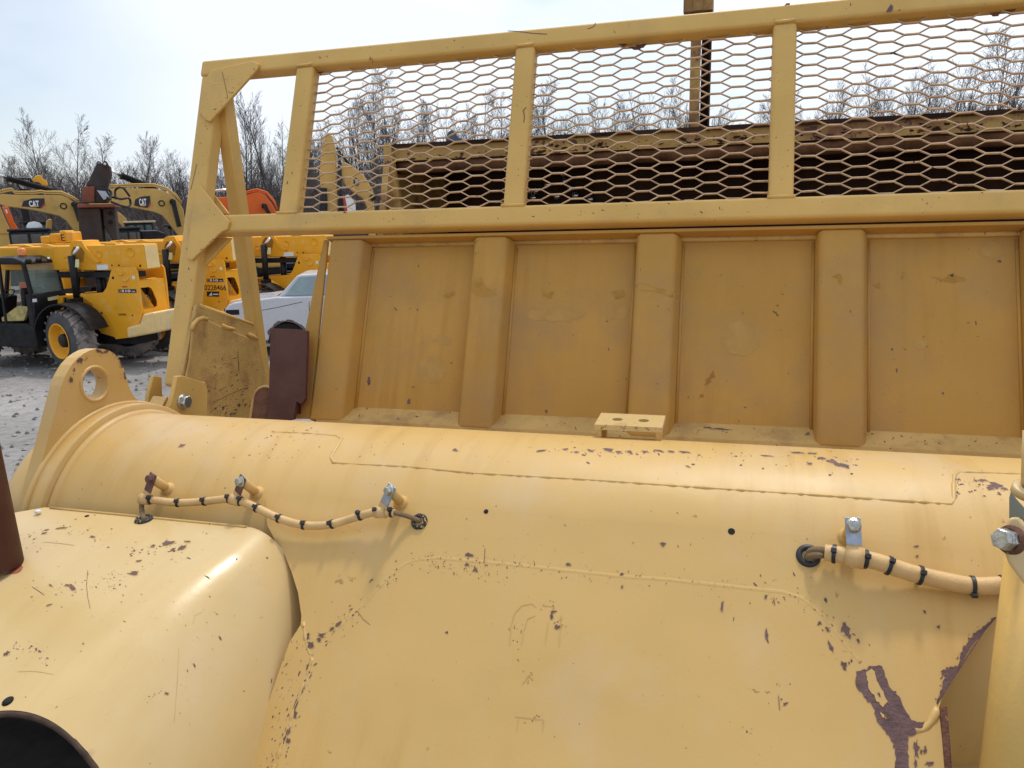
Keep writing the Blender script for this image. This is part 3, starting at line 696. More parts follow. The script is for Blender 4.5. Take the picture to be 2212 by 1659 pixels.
# brown post at the left edge of the picture
bp = MB(); fo, n = hit(cvb, 30, 1228); dz_ = (AX * 0 + (m3.transposed() @ (fo - CAM))).z * -1
r0 = .050; rp = r0 / dz_ * F
base = CAM + ray(40 - rp, 1222) * dz_; ax_ = (CAM + ray(-4 - rp, 1010) * dz_ - base).normalized(); top_p = base + ax_ * .9
bp.tube([base - ax_ * .012, top_p], r0, 40, world=True)
bpo = build(bp, 'brown_post', M['primer'], scraper)
c, n = hit(cvb, 20, 1236); sp = MB()
spt = MB(); spot(spt, cvb, jag([(30, 1222), (44, 1213), (49, 1226), (44, 1236), (30, 1239), (8, 1243), (20, 1236)], 5, 1.2), 0, .0009)
build(spt, 'red_overspray', M['overspray'], bpo)

# ---------------- hoses
def off(px, py, h, bv=None):
    c, n = hit(bv or sbv, px, py, 0); d = (CAM - c).normalized()
    return c + d * (h / max(.3, n.dot(d)))
def clampset(parent, base_px, bolt_px, hose_pt, hdir, top_m, loop_m, w, name, boltm=None, pr=.008):
    """stand-off post, strap and bolt that hold a hose"""
    c, n = hit(sbv, *base_px, 0)
    best = min(range(10, 90), key=lambda k: (lambda q: math.hypot(q[0] - bolt_px[0], q[1] - bolt_px[1]))(projw(c + n * k * .001)))
    t = c + n * best * .001
    po = MB(); po.tube([c - n * .01, t], pr, 20, world=True); po.lathe(c - n * .002, n, [(0, pr * 1.7), (.003, pr * 1.6), (.007, pr * 1.25), (.010, pr)], 20)
    post = build(po, 'standoff_post', M['tan'], parent)
    d = (hose_pt - t); side = d.cross(n).normalized(); L_ = d.length; d.normalize(); nn = side.cross(d).normalized()
    if nn.dot(n) < 0: nn = -nn
    s = MB(); s.cm = 0
    A = t - d * w * .55 + nn * .001; B = t + d * L_ * .62 + nn * .001
    s.beam(A, B, w, .0025, nn, True)
    build(s, 'strap', top_m, post, bevel=.0008, m=ROOTM[parent.name])
    bl = MB(); bl.lathe(t + nn * .0022, nn, [(0, 0), (0, w * .52), (.0018, w * .52), (.0018, 0)], 24)
    bl.hexnut(t + nn * .004, nn, w * .42, .0075)
    build(bl, 'bolt', boltm or M['bolt'], post, m=ROOTM[parent.name])
    return t, nn, side, B
def projw(p):
    v = p - CAM; x = AX * v.x + AY * v.y + AZ * v.z
    return CX + F * x.x / x.z, CY - F * x.y / x.z
def make_tie(parent, p, d, r, up):
    b = MB(); b.lathe(p - d * .0026, d, [(0, r * .9), (0, r * 1.16), (.0052, r * 1.16), (.0052, r * .9)], 22)
    u = (up - d * up.dot(d)).normalized()
    b.beam(p + u * r * 1.02, p + u * (r * 1.05 + .0055), .0065, .0075, d, True)
    return build(b, 'cable_tie', M['black'], parent, bevel=.0006)
def at_px(path, x):
    for a, b in zip(path, path[1:]):
        xa, xb = projw(a)[0], projw(b)[0]
        if xa <= x <= xb: return a.lerp(b, (x - xa) / (xb - xa)), (b - a).normalized()
    return path[-1], (path[-1] - path[-2]).normalized()
hp = [(311, 1078, .030), (345, 1082, .028), (386, 1086, .022), (442, 1083, .022), (492, 1078, .030), (520, 1083, .030), (551.5, 1095.5, .026), (604.6, 1120.5, .020), (657.8, 1134.6, .018), (714, 1133, .018),
      (773, 1116, .022), (808, 1107, .026), (852, 1108, .028)]
path = smooth([off(a, b, h) for a, b, h in hp], 5)
hm = MB(); hm.tube(path, .0072, 18, world=True)
hose1 = build(hm, 'wiring_hose', M['hose'], scraper, label='short yellow-painted hose on the left with three clamps')
U = Vector((0, -.6, .8))
for x in (327, 388, 440, 492, 521, 552, 603, 658, 714, 776, 811, 846):
    p, d = at_px(path, x + rc.uniform(-4, 4)); d = (d + Vector((0, rc.uniform(-.12, .12), rc.uniform(-.12, .12)))).normalized(); make_tie(hose1, p, d, .0072, U + Vector((rc.uniform(-.3, .3), rc.uniform(-.5, .3), 0)))
for bp_, bt, hx, tm, lm, bm_ in (((362, 1056), (325, 1040), 314, M['brownsteel'], None, M['brownsteel']), ((555, 1065), (525, 1037), 509, M['brownsteel'], None, M['bolt']), ((866, 1086), (840, 1063), 823, M['zinc'], None, M['bolt'])):
    p, d = at_px(path, hx)
    t, nn, side, B = clampset(hose1, bp_, bt, p, d, tm, tm, .0190, 'clamp', bm_, .0085)
    lo = MB(); lo.lathe(p - d * .0095, d, [(0, .0074), (0, .0104), (.019, .0104), (.019, .0074)], 26); lo.beam(B, p + (B - p).normalized() * .008, .0190, .0028, nn, True)
    build(lo, 'loop', M['hose'], hose1)
def grommet(px, py, r, tilt=None):
    c, n = hit(sbv, px, py, 0) if tilt is None else hit(tilt, px, py, 0)
    b = MB(); rr = r / F * (c - CAM).length; o = []
    b.lathe(c - n * .002, n, [(0, rr), (.004, rr), (.007, rr * .85), (.007, rr * .55), (.001, rr * .5), (.001, 0)], 30)
    return b, c, n
gb, gc, gn = grommet(906, 1127, 18); build(gb, 'grommet', M['rubber'], hose1)
co_ = MB(); q0 = path[-1]; co_.tube(smooth([q0 - (path[-1] - path[-2]).normalized() * .01, q0, off(880, 1115, .012), off(903, 1124, .003), gc - gn * .006], 4), .0042, 12, world=True)
build(co_, 'inner_cable', M['braid'], hose1)
gb, gc2, gn2 = grommet(311, 1123, 17, cvb); build(gb, 'grommet', M['rubber'], hose1)
co_ = MB(); a0 = path[0]; co_.tube(smooth([path[2], a0, off(306, 1092, .026), off(307, 1107, .03), gc2 + gn2 * .004, gc2 - gn2 * .01], 4), .0046, 12, world=True)
build(co_, 'inner_cable', M['braid'], hose1)
# right hose
hp = [(1781, 1193.5, .020), (1805.5, 1197, .022), (1847.5, 1204, .028), (1893, 1213, .026), (1945.5, 1230.5, .022), (1987.5, 1242.7, .018), (2050.5, 1256.7, .016), (2103, 1265.5, .015), (2169.5, 1263.7, .016), (2240, 1255, .02), (2330, 1235, .02)]
path = smooth([off(a, b, h) for a, b, h in hp], 5)
hm = MB(); hm.tube(path, .0122, 22, world=True)
hose2 = build(hm, 'wiring_hose', M['hose'], scraper, label='thick yellow-painted hose on the right with black ties')
for x in (1802, 1869, 1920, 1987, 2100, 2168):
    p, d = at_px(path, x); make_tie(hose2, p, d, .0122, (U if x != 2100 else Vector((0, -.9, -.4))) + Vector((0, rc.uniform(-.3, .2), 0)))
p, d = at_px(path, 1847)
t, nn, side, B = clampset(hose2, (1832, 1160), (1839, 1134), p, d, M['zinc'], None, .0215, 'clamp', M['bolt'], .0095)
lo = MB(); lo.lathe(p - d * .0125, d, [(0, .0125), (0, .0155), (.025, .0155), (.025, .0125)], 28); lo.beam(B, p + (B - p).normalized() * .0135, .0215, .0032, nn, True)
build(lo, 'loop', M['hose'], hose2)
gb, gc, gn = grommet(1746, 1201, 23); build(gb, 'grommet', M['black'], hose2)
for dy in (-5, 6):
    co_ = MB(); q0 = path[0] + Vector((0, 0, -dy * .0006)); co_.tube(smooth([path[3], q0, off(1768, 1193 + dy, .022), off(1752, 1195 + dy, .014), off(1746, 1203 + dy * .5, .004), gc - gn * .006], 4), .0052, 12, world=True)
    build(co_, 'inner_cable', M['braid'], hose2)

# ---------------- step bracket with two holes on top of the tube
Zb = ZT + RT + .021
P4 = [W.z(a, b, Zb) for a, b in ((1297.5, 892.7), (1435.5, 896.4), (1430.6, 924), (1284, 916.7))]
x0, x1 = P4[3].x, P4[2].x; y0, y1 = (P4[2].y + P4[3].y) / 2, (P4[0].y + P4[1].y) / 2
hs = [W.z(1334, 905.8, Zb), W.z(1390.5, 908.4, Zb)]; hr2 = (y1 - y0) * .24
bm = bmesh.new(); loops = []
def loop(pts): vs = [bm.verts.new((a, b, Zb)) for a, b in pts]; [bm.edges.new((vs[i], vs[(i + 1) % len(vs)])) for i in range(len(vs))]; return vs
loops.append(loop([(x0, y0), (x1, y0), (x1, y1), (x0, y1)]))
for h_ in hs: loops.append(loop([(h_.x + .0105 * math.cos(t * .2618), (y0 + y1) / 2 + .0105 * math.sin(t * .2618)) for t in range(24)]))
bmesh.ops.triangle_fill(bm, use_beauty=True, edges=list(bm.edges)); bm.verts.index_update()
vs = [v.co.copy() for v in bm.verts]; fs = [[v.index for v in f.verts] for f in bm.faces]; nn_ = len(vs); bm.free()
sb = MB(); sb.add(vs + [v - Vector((0, 0, .010)) for v in vs], fs + [[i + nn_ for i in f[::-1]] for f in fs])
k0 = 0
for lpn in (4, 24, 24):
    sb.add([vs[k0 + i] for i in range(lpn)] + [vs[k0 + i] - Vector((0, 0, .010)) for i in range(lpn)], [[i, (i + 1) % lpn, lpn + (i + 1) % lpn, lpn + i] for i in range(lpn)]); k0 += lpn
sv = bvh_of(sb); sb.cm = 0
cluster(sb, sv, [(1286, 920), (1430, 927)], 24, 3, .7, 2, 1)
stepb = build(sb, 'step_bracket', [M['tan_cover'], M['chip']], scraper)
for x in (x0 + .006, x1 - .012):
    lg = MB(); lg.box(x, x + .007, y0 + .002, y1, Zb - .05, Zb - .009); build(lg, 'leg', M['tan'], stepb)

# ---------------- apron
Fa = Fr((0, 1.98, H), 0, 23)
XL = -1.092
ap = MB(Fa)
PB = .045                                   # rib depth
zt_, zb_ = -.062, -.60
ap.box(XL, 1.9, PB, PB + .012, zb_ - .1, zt_)
ap_bv = bvh_of(ap)
# marks on the panels
for cx, cy, a, b, ang in [(855, 668, 5, 1.5, 50), (797, 823, 4, 9, 10), (883, 868, 4, 7, 0), (893, 836, 5, 1.2, -10), (1014, 745, 3, 1.5, 40), (1052, 795, 4, 2, 30), (975, 784, 3, 1.5, 40), (1180, 889, 3, 5, 0), (1245, 0, 0, 0, 0), (1315, 755, 1.5, 5, -10),
                        (1362, 783, 4, 4, 0), (1672, 674, 4, 2, 30), (1678, 679, 6, 1.6, 50), (1610, 880, 3, 2, 0), (1927, 755, 3, 3, 0), (1937, 800, 2.5, 6, -8), (2037, 850, 3, 4, 0), (2160, 565, 5, 4, 0), (2057, 595, 5, 4, 0), (2108, 698, 1.5, 5, -10), (1487, 858, 2, 2, 0)]:
    if a: spot(ap, ap_bv, blob(cx, cy, a, b, R_(ang)), 1, .0008)
for pts in ([(955, 640), (980, 628), (982, 637), (965, 644)], [(2010, 596), (2030, 606), (2060, 612), (2090, 604), (2066, 596), (2050, 590), (2040, 602), (2022, 600)], [(1886, 615), (1900, 612), (1904, 624), (1893, 622)],
            [(1950, 586), (1958, 590), (1950, 606), (1945, 602)], [(1170, 625), (1178, 632), (1196, 630), (1190, 645), (1172, 640)], [(1320, 630), (1345, 626), (1350, 640), (1330, 648)]):
    spot(ap, ap_bv, jag(pts, 5, 1.5), 2, .0008)
for cx, cy, a, b in ((1600, 730, 42, 40), (1200, 680, 60, 16), (1330, 670, 30, 20), (930, 800, 30, 30), (955, 735, 22, 9), (1500, 590, 14, 10), (1990, 745, 16, 12), (2140, 540, 24, 20)):
    spot(ap, ap_bv, jag([(cx + a * math.cos(t), cy + b * math.sin(t)) for t in [k * .52 for k in range(12)]], 8, 4, int(cx)), 3, .0006)
cluster(ap, ap_bv, [(800, 600), (980, 860)], 30, 40, .6, 1.6, 1); cluster(ap, ap_bv, [(1150, 560), (1340, 860)], 34, 60, .6, 1.6, 1)
cluster(ap, ap_bv, [(1500, 560), (1720, 880)], 30, 70, .6, 1.6, 1); cluster(ap, ap_bv, [(1920, 560), (2180, 900)], 40, 70, .6, 1.8, 1)

apx = build(ap, 'apron', [M['tan_apron'], M['chip'], M['stain_dark'], mat('dusty_patch', (.465, .265, .068), .55, spec=.25, noise_amt=.1, nscale=30)], scraper, recalc=False)
ribs = [(-1.088, -.981), (-.654, -.552), (-.213, -.106), (.222, .331), (.660, .770), (1.10, 1.21), (1.54, 1.65)]
for i, (a, b) in enumerate(ribs):
    rb = MB(Fa); n = 8
    rb.prism([(a, PB), (a + (.004 if i else 0), .010), (a + .012, 0), (b - .010, 0), (b, .010), (b + .012, PB)], zb_ + .012, zt_ - .001, 'z')
    rbv = bvh_of(rb)
    if i < 5:
        top, bot = projw(Fa.m @ Vector(((a + b) / 2, 0, zt_))), projw(Fa.m @ Vector(((a + b) / 2, 0, zb_ + .04)))
        cluster(rb, rbv, [top, bot], 12, 26, .7, 2.0, 1)
    if i == 1: spot(rb, rbv, jag([(1022, 605), (1045, 600), (1042, 612), (1052, 622), (1066, 628), (1073, 638), (1050, 640), (1018, 636)], 6, 2), 2)
    if i == 2: spot(rb, rbv, jag([(1374, 614), (1392, 612), (1415, 620), (1450, 630), (1455, 640), (1425, 634), (1395, 626), (1374, 624)], 6, 2), 2)
    if i == 3: spot(rb, rbv, jag([(1796, 598), (1806, 594), (1815, 590), (1820, 598), (1817, 616), (1811, 612), (1808, 602)], 5, 1.5), 2)
    ro = build(rb, 'rib', [M['tan_apron'], M['chip'], M['stain_dark']], apx, bevel=.007, seg=3)
    if i < 6:
        for xx in (a - .002, b + .013):
            sd = MB(Fa); sd.tube([(xx, PB - .001, zb_ + .05), (xx, PB - .001, zt_ - .02)], .0045, 8)
            build(sd, 'weld_bead', M['tan_apron'], apx)
lip = MB(Fa); lip.box(XL - .004, 1.9, -.004, .10, -.064, -.055); build(lip, 'top_flange', M['tan_apron'], apx, bevel=.002)
lf = MB(Fa); lf.tube([(XL, PB - .004, -.068), (1.9, PB - .004, -.068)], .007, 8); build(lf, 'weld_bead', M['tan_dirty'], apx)
# sloped ledge along the foot
ld = MB(Fa); ld.prism([(.002, -.592), (.002, -.583), (PB + .001, -.540), (PB + .001, -.592)], XL + .03, 1.9, 'x')
lv = bvh_of(ld)
cluster(ld, lv, [(770, 885), (1000, 905), (1300, 922), (1700, 940), (2200, 962)], 150, 7, .6, 2.2, 1)
chips(ld, lv, [(1555, 927, 22, 2, 3), (1530, 924, 10, 2, 3), (1745, 938, 6, 3, 0), (860, 905, 6, 2, 0)])
build(ld, 'foot_ledge', [M['tan_dirty'], M['chip'], M['halo']], apx)
bt = MB(Fa); bt.box(XL + .01, 1.9, -.004, .05, -.70, -.5925); build(bt, 'lower_edge_plate', M['tan_dirty'], apx)
sd = MB(Fa); e = Fa.xz([(701, 520), (707, 520), (664, 712), (655, 712)], PB)
sd.prism(Fa.xz([(701, 519), (711, 519), (672, 905), (626, 905), (656, 735)], .02), .014, .024); build(sd, 'side_edge', M['tan_apron'], apx, bevel=.004)

# brown primed bracket at the apron's left edge
bb = MB(Fa); q = Fa.xz([(583.6, 709), (636, 711), (630, 905), (579, 915)], -.03); q2 = Fa.xz([(634, 711), (663, 713), (657, 862), (648, 870), (638, 850)], -.034)
bb.prism(Fa.xz([(583.6, 709), (640, 711), (664, 714), (659, 862), (650, 873), (640, 868), (634, 905), (579, 915)], -.034), -.034, -.022)
qa = [(q2[0][0] + .001, q2[0][1]), q2[1], q2[2], q2[3], (q2[4][0], q2[4][1])]
qa[4] = (q2[0][0] - .008, qa[4][1]); qa[0] = (q[1][0] - .004, q[1][1] - .0005); bvs = [(x, -.0343 + (x - q2[0][0]) * .12, z) for x, z in qa]; bvs2 = [(x, y + .012, z) for x, y, z in bvs]; k = len(qa)
0 and bb.add(bvs + bvs2, [list(range(k)), list(range(2 * k - 1, k - 1, -1))] + [[i, i + k, (i + 1) % k + k, (i + 1) % k] for i in range(k)])
bb.prism([(q[1][0] - .03, q[1][1] - .02), (q[1][0], q[1][1] - .02), (q[2][0], q[2][1] + .02), (q[2][0] - .03, q[2][1] + .02)], -.022, .05)
brn = build(bb, 'primed_bracket', M['primer'], scraper, bevel=.0015)
ov = MB(); rib0 = MB(Fa); rib0.box(XL - .03, -.98, -.0008, .0, -.6, -.07); r0v = bvh_of(rib0)
ov.fr = Fa; ov.prism(Fa.xz(jag([(660, 713), (666, 718), (668, 745), (663, 866), (657, 876), (651, 872), (655, 862)], 9, .8), -.004), -.006, -.001)
spot(ov, r0v, jag([(662, 712), (667, 722), (668, 745), (663, 870), (655, 880), (650, 872), (640, 860)], 9, 1.4), 0, .002)
spot(ov, r0v, jag([(632, 852), (645, 858), (640, 905), (628, 905)], 7, 1.5), 0, .002)
build(ov, 'red_overspray', M['overspray'], brn)
cluster_mb = MB()

# ---------------- guard frame
Fg = Fr((0, 1.95, H), 0, 22)
ct2 = math.cos(R_(22))
def b_of(z): return z / ct2
gr = MB(Fg)
rail_top = (b_of(.458) - .012, b_of(.496)); rail_bot = (b_of(-.030), b_of(.022)); T = .050
gr.box(-1.592, 1.9, 0, T, *rail_top); gr_bv = bvh_of(gr)
cluster(gr, gr_bv, [(480, 150), (1100, 85), (1700, 30), (2200, -10)], 26, 12, .7, 2.2, 1)
for pts in ([(1097, 67), (1120, 68), (1150, 72), (1182, 74)], [(1269, 63), (1282, 58), (1287, 50)]): scratch(gr, gr_bv, pts, 1.4)
chips(gr, gr_bv, [(1925, 17, 6, 9, 25), (1917, 24, 3, 3, 0), (1943, 22, 2.5, 2.5, 0), (1702, 9, 6, 2, -20), (802, 128, 2, 8, -20)])
guard = build(gr, 'guard_top_rail', [M['tan_guard'], M['chip'], M['halo']], scraper, bevel=.009, seg=4)
g2 = MB(Fg); g2.box(-1.500, 1.9, .0005, T, *rail_bot); g2v = bvh_of(g2)
cluster(g2, g2v, [(560, 480), (1100, 460), (2200, 420)], 40, 10, .7, 2.2, 1)
chips(g2, g2v, [(1345, 435, 6, 2, 0), (1610, 417, 2, 3, 0), (745, 459, 4, 2, 10), (1600, 408, 3, 3, 0)])
build(g2, 'guard_bottom_rail', [M['tan_guard'], M['chip'], M['halo']], scraper, bevel=.010, seg=4)
for xa, xb in ((-1.252, -1.193), (-.567, -.511), (.109, .166), (.785, .842), (1.46, 1.52)):
    g3 = MB(Fg); g3.box(xa, xb, .002, T - .002, rail_bot[1] - .003, rail_top[0] + .003); v3 = bvh_of(g3)
    if xa < .2:
        a, b = projw(Fg.m @ Vector(((xa + xb) / 2, 0, .45))), projw(Fg.m @ Vector(((xa + xb) / 2, 0, .05)))
        cluster(g3, v3, [a, b], 9, 10, .7, 2, 1)
    if xa == -.567: scratch(g3, v3, [(1137, 232), (1131, 238), (1133, 255), (1131, 265)], 1.6)
    o3 = build(g3, 'guard_post', [M['tan_guard'], M['chip']], scraper, bevel=.010, seg=4)
    wd = MB(Fg); wd.tube([(xa + .004, .001, rail_top[0] + .004), (xb - .004, .001, rail_top[0] + .006)], .004, 8); build(wd, 'weld_bead', M['tan_guard'], o3)
    wd = MB(Fg); wd.tube([(xa - .004, .003, rail_bot[1] + .000), (xb + .004, .003, rail_bot[1])], .005, 8); build(wd, 'weld_bead', M['tan_guard'], o3)
# left leg
lgx = Fg.xz([(433, 150), (354, 814)], 0); lg2 = Fg.xz([(404, 446)], 0)
g4 = MB(Fg)
xl_t, xl_b = lgx[0][0], lgx[1][0]
g4.prism([(xl_b + .000, -.50), (xl_b + .066, -.50), (xl_t + .066, rail_top[0] + .002), (xl_t + .004, rail_top[0] + .002)], .0015, .056)
v4 = bvh_of(g4); cluster(g4, v4, [(455, 250), (385, 780)], 22, 12, .7, 2.2, 1); scratch(g4, v4, [(425, 355), (416, 395), (412, 410)], 1.0)
leg = build(g4, 'guard_leg', [M['tan_guard'], M['chip']], scraper, bevel=.010, seg=4)
# rear brace of the A-frame
BX = xl_b + .03
pt = W.x(474, 178, BX + .02); pb = W.x(562, 800, BX + .02)
b5 = MB(); b5.beam(pt + Vector((0, .01, .0)), pb + (pb - pt) * .35, .046, .050, (0, 1, 0))
build(b5, 'rear_brace', M['tan_guard'], scraper, bevel=.009, seg=4)
# gussets
gq = Fg.xz([(449, 160), (460, 150), (545, 131.5), (559, 137), (556, 148), (453, 262), (443, 258), (430, 240), (440, 190)], -.010)
gs = MB(Fg); gs.prism(gq, -.010, -.001); vv = bvh_of(gs); scratch(gs, vv, [(480, 155), (488, 190), (492, 212)], .8); cluster(gs, vv, [(460, 240), (555, 145)], 16, 2.5, .7, 1.8)
build(gs, 'corner_gusset', [M['tan_guard'], M['chip']], scraper, bevel=.002)
gq = Fg.xz([(425, 400), (431, 399), (482, 464), (495, 478), (490, 495), (478, 500), (413, 562), (403, 556), (412, 480)], -.010)
gs = MB(Fg); gs.prism(gq, -.010, -.001); vv = bvh_of(gs); cluster(gs, vv, [(413, 560), (480, 498)], 12, 2.5, .7, 1.8)
build(gs, 'middle_gusset', [M['tan_guard'], M['chip']], scraper, bevel=.002)
gq = Fg.xz([(462, 420), (468, 425), (497, 463), (462, 463)], .072); gs = MB(Fg); gs.prism(gq, .066, .075); build(gs, 'middle_gusset', M['tan_guard'], scraper, bevel=.002)
gq = Fg.xz([(455, 513), (501, 514), (440, 578), (442, 520)], .040); gs = MB(Fg); gs.prism(gq, .036, .046); build(gs, 'middle_gusset', M['tan_guard'], scraper, bevel=.002)
# side plates between leg and brace
SX = xl_b + .075
pp = W.yz([(425, 658), (432, 659), (547, 702), (552, 715), (566, 770), (580, 830), (585, 960), (330, 960), (395, 800)], SX)
s1 = MB(); s1.prism(pp, SX - .012, SX, 'x'); build(s1, 'side_plate', M['tan_dirty'], scraper, bevel=.003)
pp = W.yz([(416, 716), (418, 702), (424, 692), (433, 687), (446, 689), (470, 701), (520, 722), (544, 731), (554, 742), (561, 775), (566, 815), (566, 828), (556, 850), (550, 870), (548, 960), (330, 960), (402, 812), (409, 780)], SX + .008)
s2 = MB(); s2.prism(pp, SX + .001, SX + .009, 'x'); s2v = bvh_of(s2)
cluster(s2, s2v, [(480, 790), (530, 850)], 70, 22, .7, 2.6, 1, -.5); cluster(s2, s2v, [(450, 890), (545, 880)], 60, 12, .8, 3.2, 1, -.4); scratch(s2, s2v, [(513, 757), (514, 775), (516, 800)], .9); scratch(s2, s2v, [(460, 870), (500, 850), (530, 838)], .8)
s2o = build(s2, 'cover_plate', [M['tan_dirty'], M['chip']], scraper, bevel=.004)
wd = MB()
for pts in ([(414, 712), (418, 700), (427, 690), (438, 686), (448, 690)], [(481, 703), (492, 708), (505, 711)], [(538, 722), (548, 727), (555, 733)]):
    wd.tube([W.x(a, b, SX + .010) for a, b in pts], .006, 8, world=True); build(wd, 'weld_bead', M['tan_guard'], s2o); wd = MB()
wd.tube([W.x(432, 660, SX - .004), W.x(490, 681, SX - .004), W.x(546, 701, SX - .004)], .006, 8, world=True)
build(wd, 'weld_bead', M['tan_guard'], s2o)
# foot clevis with bolt
c1 = MB(); cx1 = SX + .014; pp = W.yz([(374, 812), (386, 811), (436, 826), (440, 840), (438, 960), (356, 960), (358, 880), (366, 850)], cx1)
c1.prism(pp, cx1, cx1 + .014, 'x'); cl1 = build(c1, 'foot_clevis', M['tan_guard'], scraper, bevel=.003)
c2 = MB(); cx2 = SX - .105; pp = W.yz([(333, 811), (350, 815), (352, 880), (330, 920), (318, 882), (322, 850)], cx2)
c2.prism(pp, cx2 - .014, cx2, 'x'); build(c2, 'ear', M['tan_guard'], cl1, bevel=.003)
cc = W.x(394, 868, cx1 + .014)
bl = MB(); bl.lathe(cc, (1, 0, 0), [(0, 0), (0, .022), (.004, .022), (.004, 0)], 28); bl.hexnut(cc + Vector((.004, 0, 0)), (1, 0, 0), .0195, .016)
build(bl, 'bolt', M['bolt'], cl1)
ba = MB(); ba.beam(W.x(352, 862, SX - .05), W.x(322, 905, SX - .05) + Vector((0, -.05, -.05)), .05, .03, (0, 0, 1), True)
build(ba, 'foot_bar', M['tan_dirty'], scraper, bevel=.003)
# rusty round-ended lug
lu = MB(Fa); c = Fa.y(569, 860, -.01); pts = [(c.x - .036, c.z - .2), (c.x + .034, c.z - .2), (c.x + .034, c.z)]
pts += [(c.x - .001 + .035 * math.cos(t), c.z + .035 * math.sin(t)) for t in [k * math.pi / 12 for k in range(1, 12)]] + [(c.x - .036, c.z)]
lu.prism(pts, -.006, .03); lo_ = build(lu, 'rusty_lug', M['rust'], scraper, bevel=.003)
lu = MB(Fa); lu.tube([(p[0], -.004, p[1]) for p in pts[2:]] + [(c.x - .037, -.004, c.z - .2)], .0045, 8); build(lu, 'weld_bead', M['tan_dirty'], lo_)

# ---------------- expanded metal screen
ms = MB(Fg); rm = random.Random(4)
PX, PZ = .1145, .0302; zlo, zhi = rail_bot[1] + .0005, rail_top[0] - .0005
X0 = -1.001 - 20 * PX; Z0 = b_of(.086) - 40 * PZ
yb = .030
def strand(x0, z0, x1, z1, w):
    if max(z0, z1) > zhi or min(z0, z1) < zlo:
        d = z1 - z0
        if abs(d) < 1e-6: return
        a0, a1 = 0., 1.
        for lim, sgn in ((zlo, 1), (zhi, -1)):
            t = (lim - z0) / d
            lo_side = (z0 - lim) * sgn; hi_side = (z1 - lim) * sgn
            if lo_side < 0 and hi_side < 0: return
            if lo_side < 0: a0 = max(a0, t)
            elif hi_side < 0: a1 = min(a1, t)
        if a1 <= a0: return
        x0, z0, x1, z1 = x0 + (x1 - x0) * a0, z0 + d * a0, x0 + (x1 - x0) * a1, z0 + d * a1
    j = lambda: rm.uniform(-.0006, .0006)
    def nd(x, z):
        n_ = noise.noise_vector(Vector((x * 7, z * 9, 1.3))); return (x + n_.x * .004, yb + n_.y * .007 + j(), z + n_.z * .0035)
    ms.beam(nd(x0, z0), nd(x1, z1), .0066 if w else .0056, .0029 if w else .0019, (0, 0, 1))
BW = .030
for i in range(0, 80):
    xc = X0 + i * PX / 2
    if xc < -1.26 or xc > 1.8: continue
    for j in range(10, 80):
        zc = Z0 + j * PZ + (i % 2) * PZ / 2
        if zc < zlo - PZ or zc > zhi + PZ: continue
        xw = xc + 0.004 * math.sin(j * 1.7 + i)*.3
        if zlo < zc < zhi: strand(max(-1.25, xc - BW / 2), zc, xc + BW / 2, zc, True)
        for sg in (-1, 1):
            xa, xb2 = xc + BW / 2, xc + PX / 2 - BW / 2
            if xa > -1.22: strand(xa, zc, xb2, zc + sg * PZ / 2, False)
screen = build(ms, 'mesh_screen', M['mesh'], scraper, label='rusty expanded-metal screen between the guard posts')
tn = MB(Fg)
for px, py, s in ((1375, 103, 16), (1385, 99, 12), (1345, 97, 10), (2180, 20, 16), (2150, 30, 10), (692, 158, 7)):
    p = Fg.y(px, py, .028); k = s / 1600 * 2.1
    tn.add([(p.x - k, .028, p.z + .004), (p.x + k, .030, p.z + .006), (p.x + k * .4, .026, p.z - .008), (p.x - k * .3, .032, p.z - .004)], [[0, 1, 2, 3]])
build(tn, 'torn_end', M['rust'], screen)

# ---------------- bowl behind: top beam, end plates, dark inside, tall push post
Yb = 4.3
zt1 = W.y(1151, 303, Yb).z; zt2 = W.y(2212, 236, Yb).z; xL = W.y(840, 320, Yb).x
zbt = (zt1 + zt2) / 2
print('bowl', zt1, zt2, xL)
bw = MB(); bw.prism([(Yb, zbt - .008), (Yb, zbt - .085), (Yb + .25, zbt - .085), (Yb + .25, zbt - .008)], xL + .02, 5.5, 'x')
bwv = bvh_of(bw)
cluster(bw, bwv, [(1160, 330), (1600, 300), (2200, 270)], 160, 10, 1.2, 7, 1, 0)
cluster(bw, bwv, [(860, 350), (1160, 330)], 50, 8, 1.2, 5, 1, 0)
bowl = build(bw, 'bowl_top_beam', [M['bowl_yellow'], M['bowl_dark'], M['rust']], scraper)
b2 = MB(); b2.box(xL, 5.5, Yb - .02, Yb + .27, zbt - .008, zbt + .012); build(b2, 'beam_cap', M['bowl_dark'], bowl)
b2 = MB(); b2.box(xL + .0, 5.5, Yb + .9, Yb + .95, zbt - 1.6, zbt - .1); b2.box(xL, 5.5, Yb + .2, Yb + .95, zbt - .14, zbt - .10); b2.box(xL, 5.5, 2.6, Yb + .9, zbt - 1.65, zbt - 1.6)  # back wall, floor, and a roof slab added to keep the inside dark
build(b2, 'bowl_wall_and_shade_roof', M['bowl_dark'], bowl)
b2 = MB(); b2.tube([(xL + .03, Yb + .045, zbt - .120), (5.5, Yb + .045, zbt - .120)], .038, 20); build(b2, 'rusty_pipe', mat('pipe_rust', (.13, .055, .022), .85, spec=.15, noise_amt=.5, nscale=12), bowl)
pp = [(xL, Yb + .95, zbt + .05)]
b2 = MB(); pl2 = W.xz([(831, 311), (841, 308), (847, 330), (849, 345), (858, 395), (870, 460), (870, 560), (848, 560), (837, 382), (829, 330)], Yb - .03)
b2.prism(pl2, Yb - .04, Yb - .005); ep2 = build(b2, 'end_plate', M['bowl_yellow'], bowl)
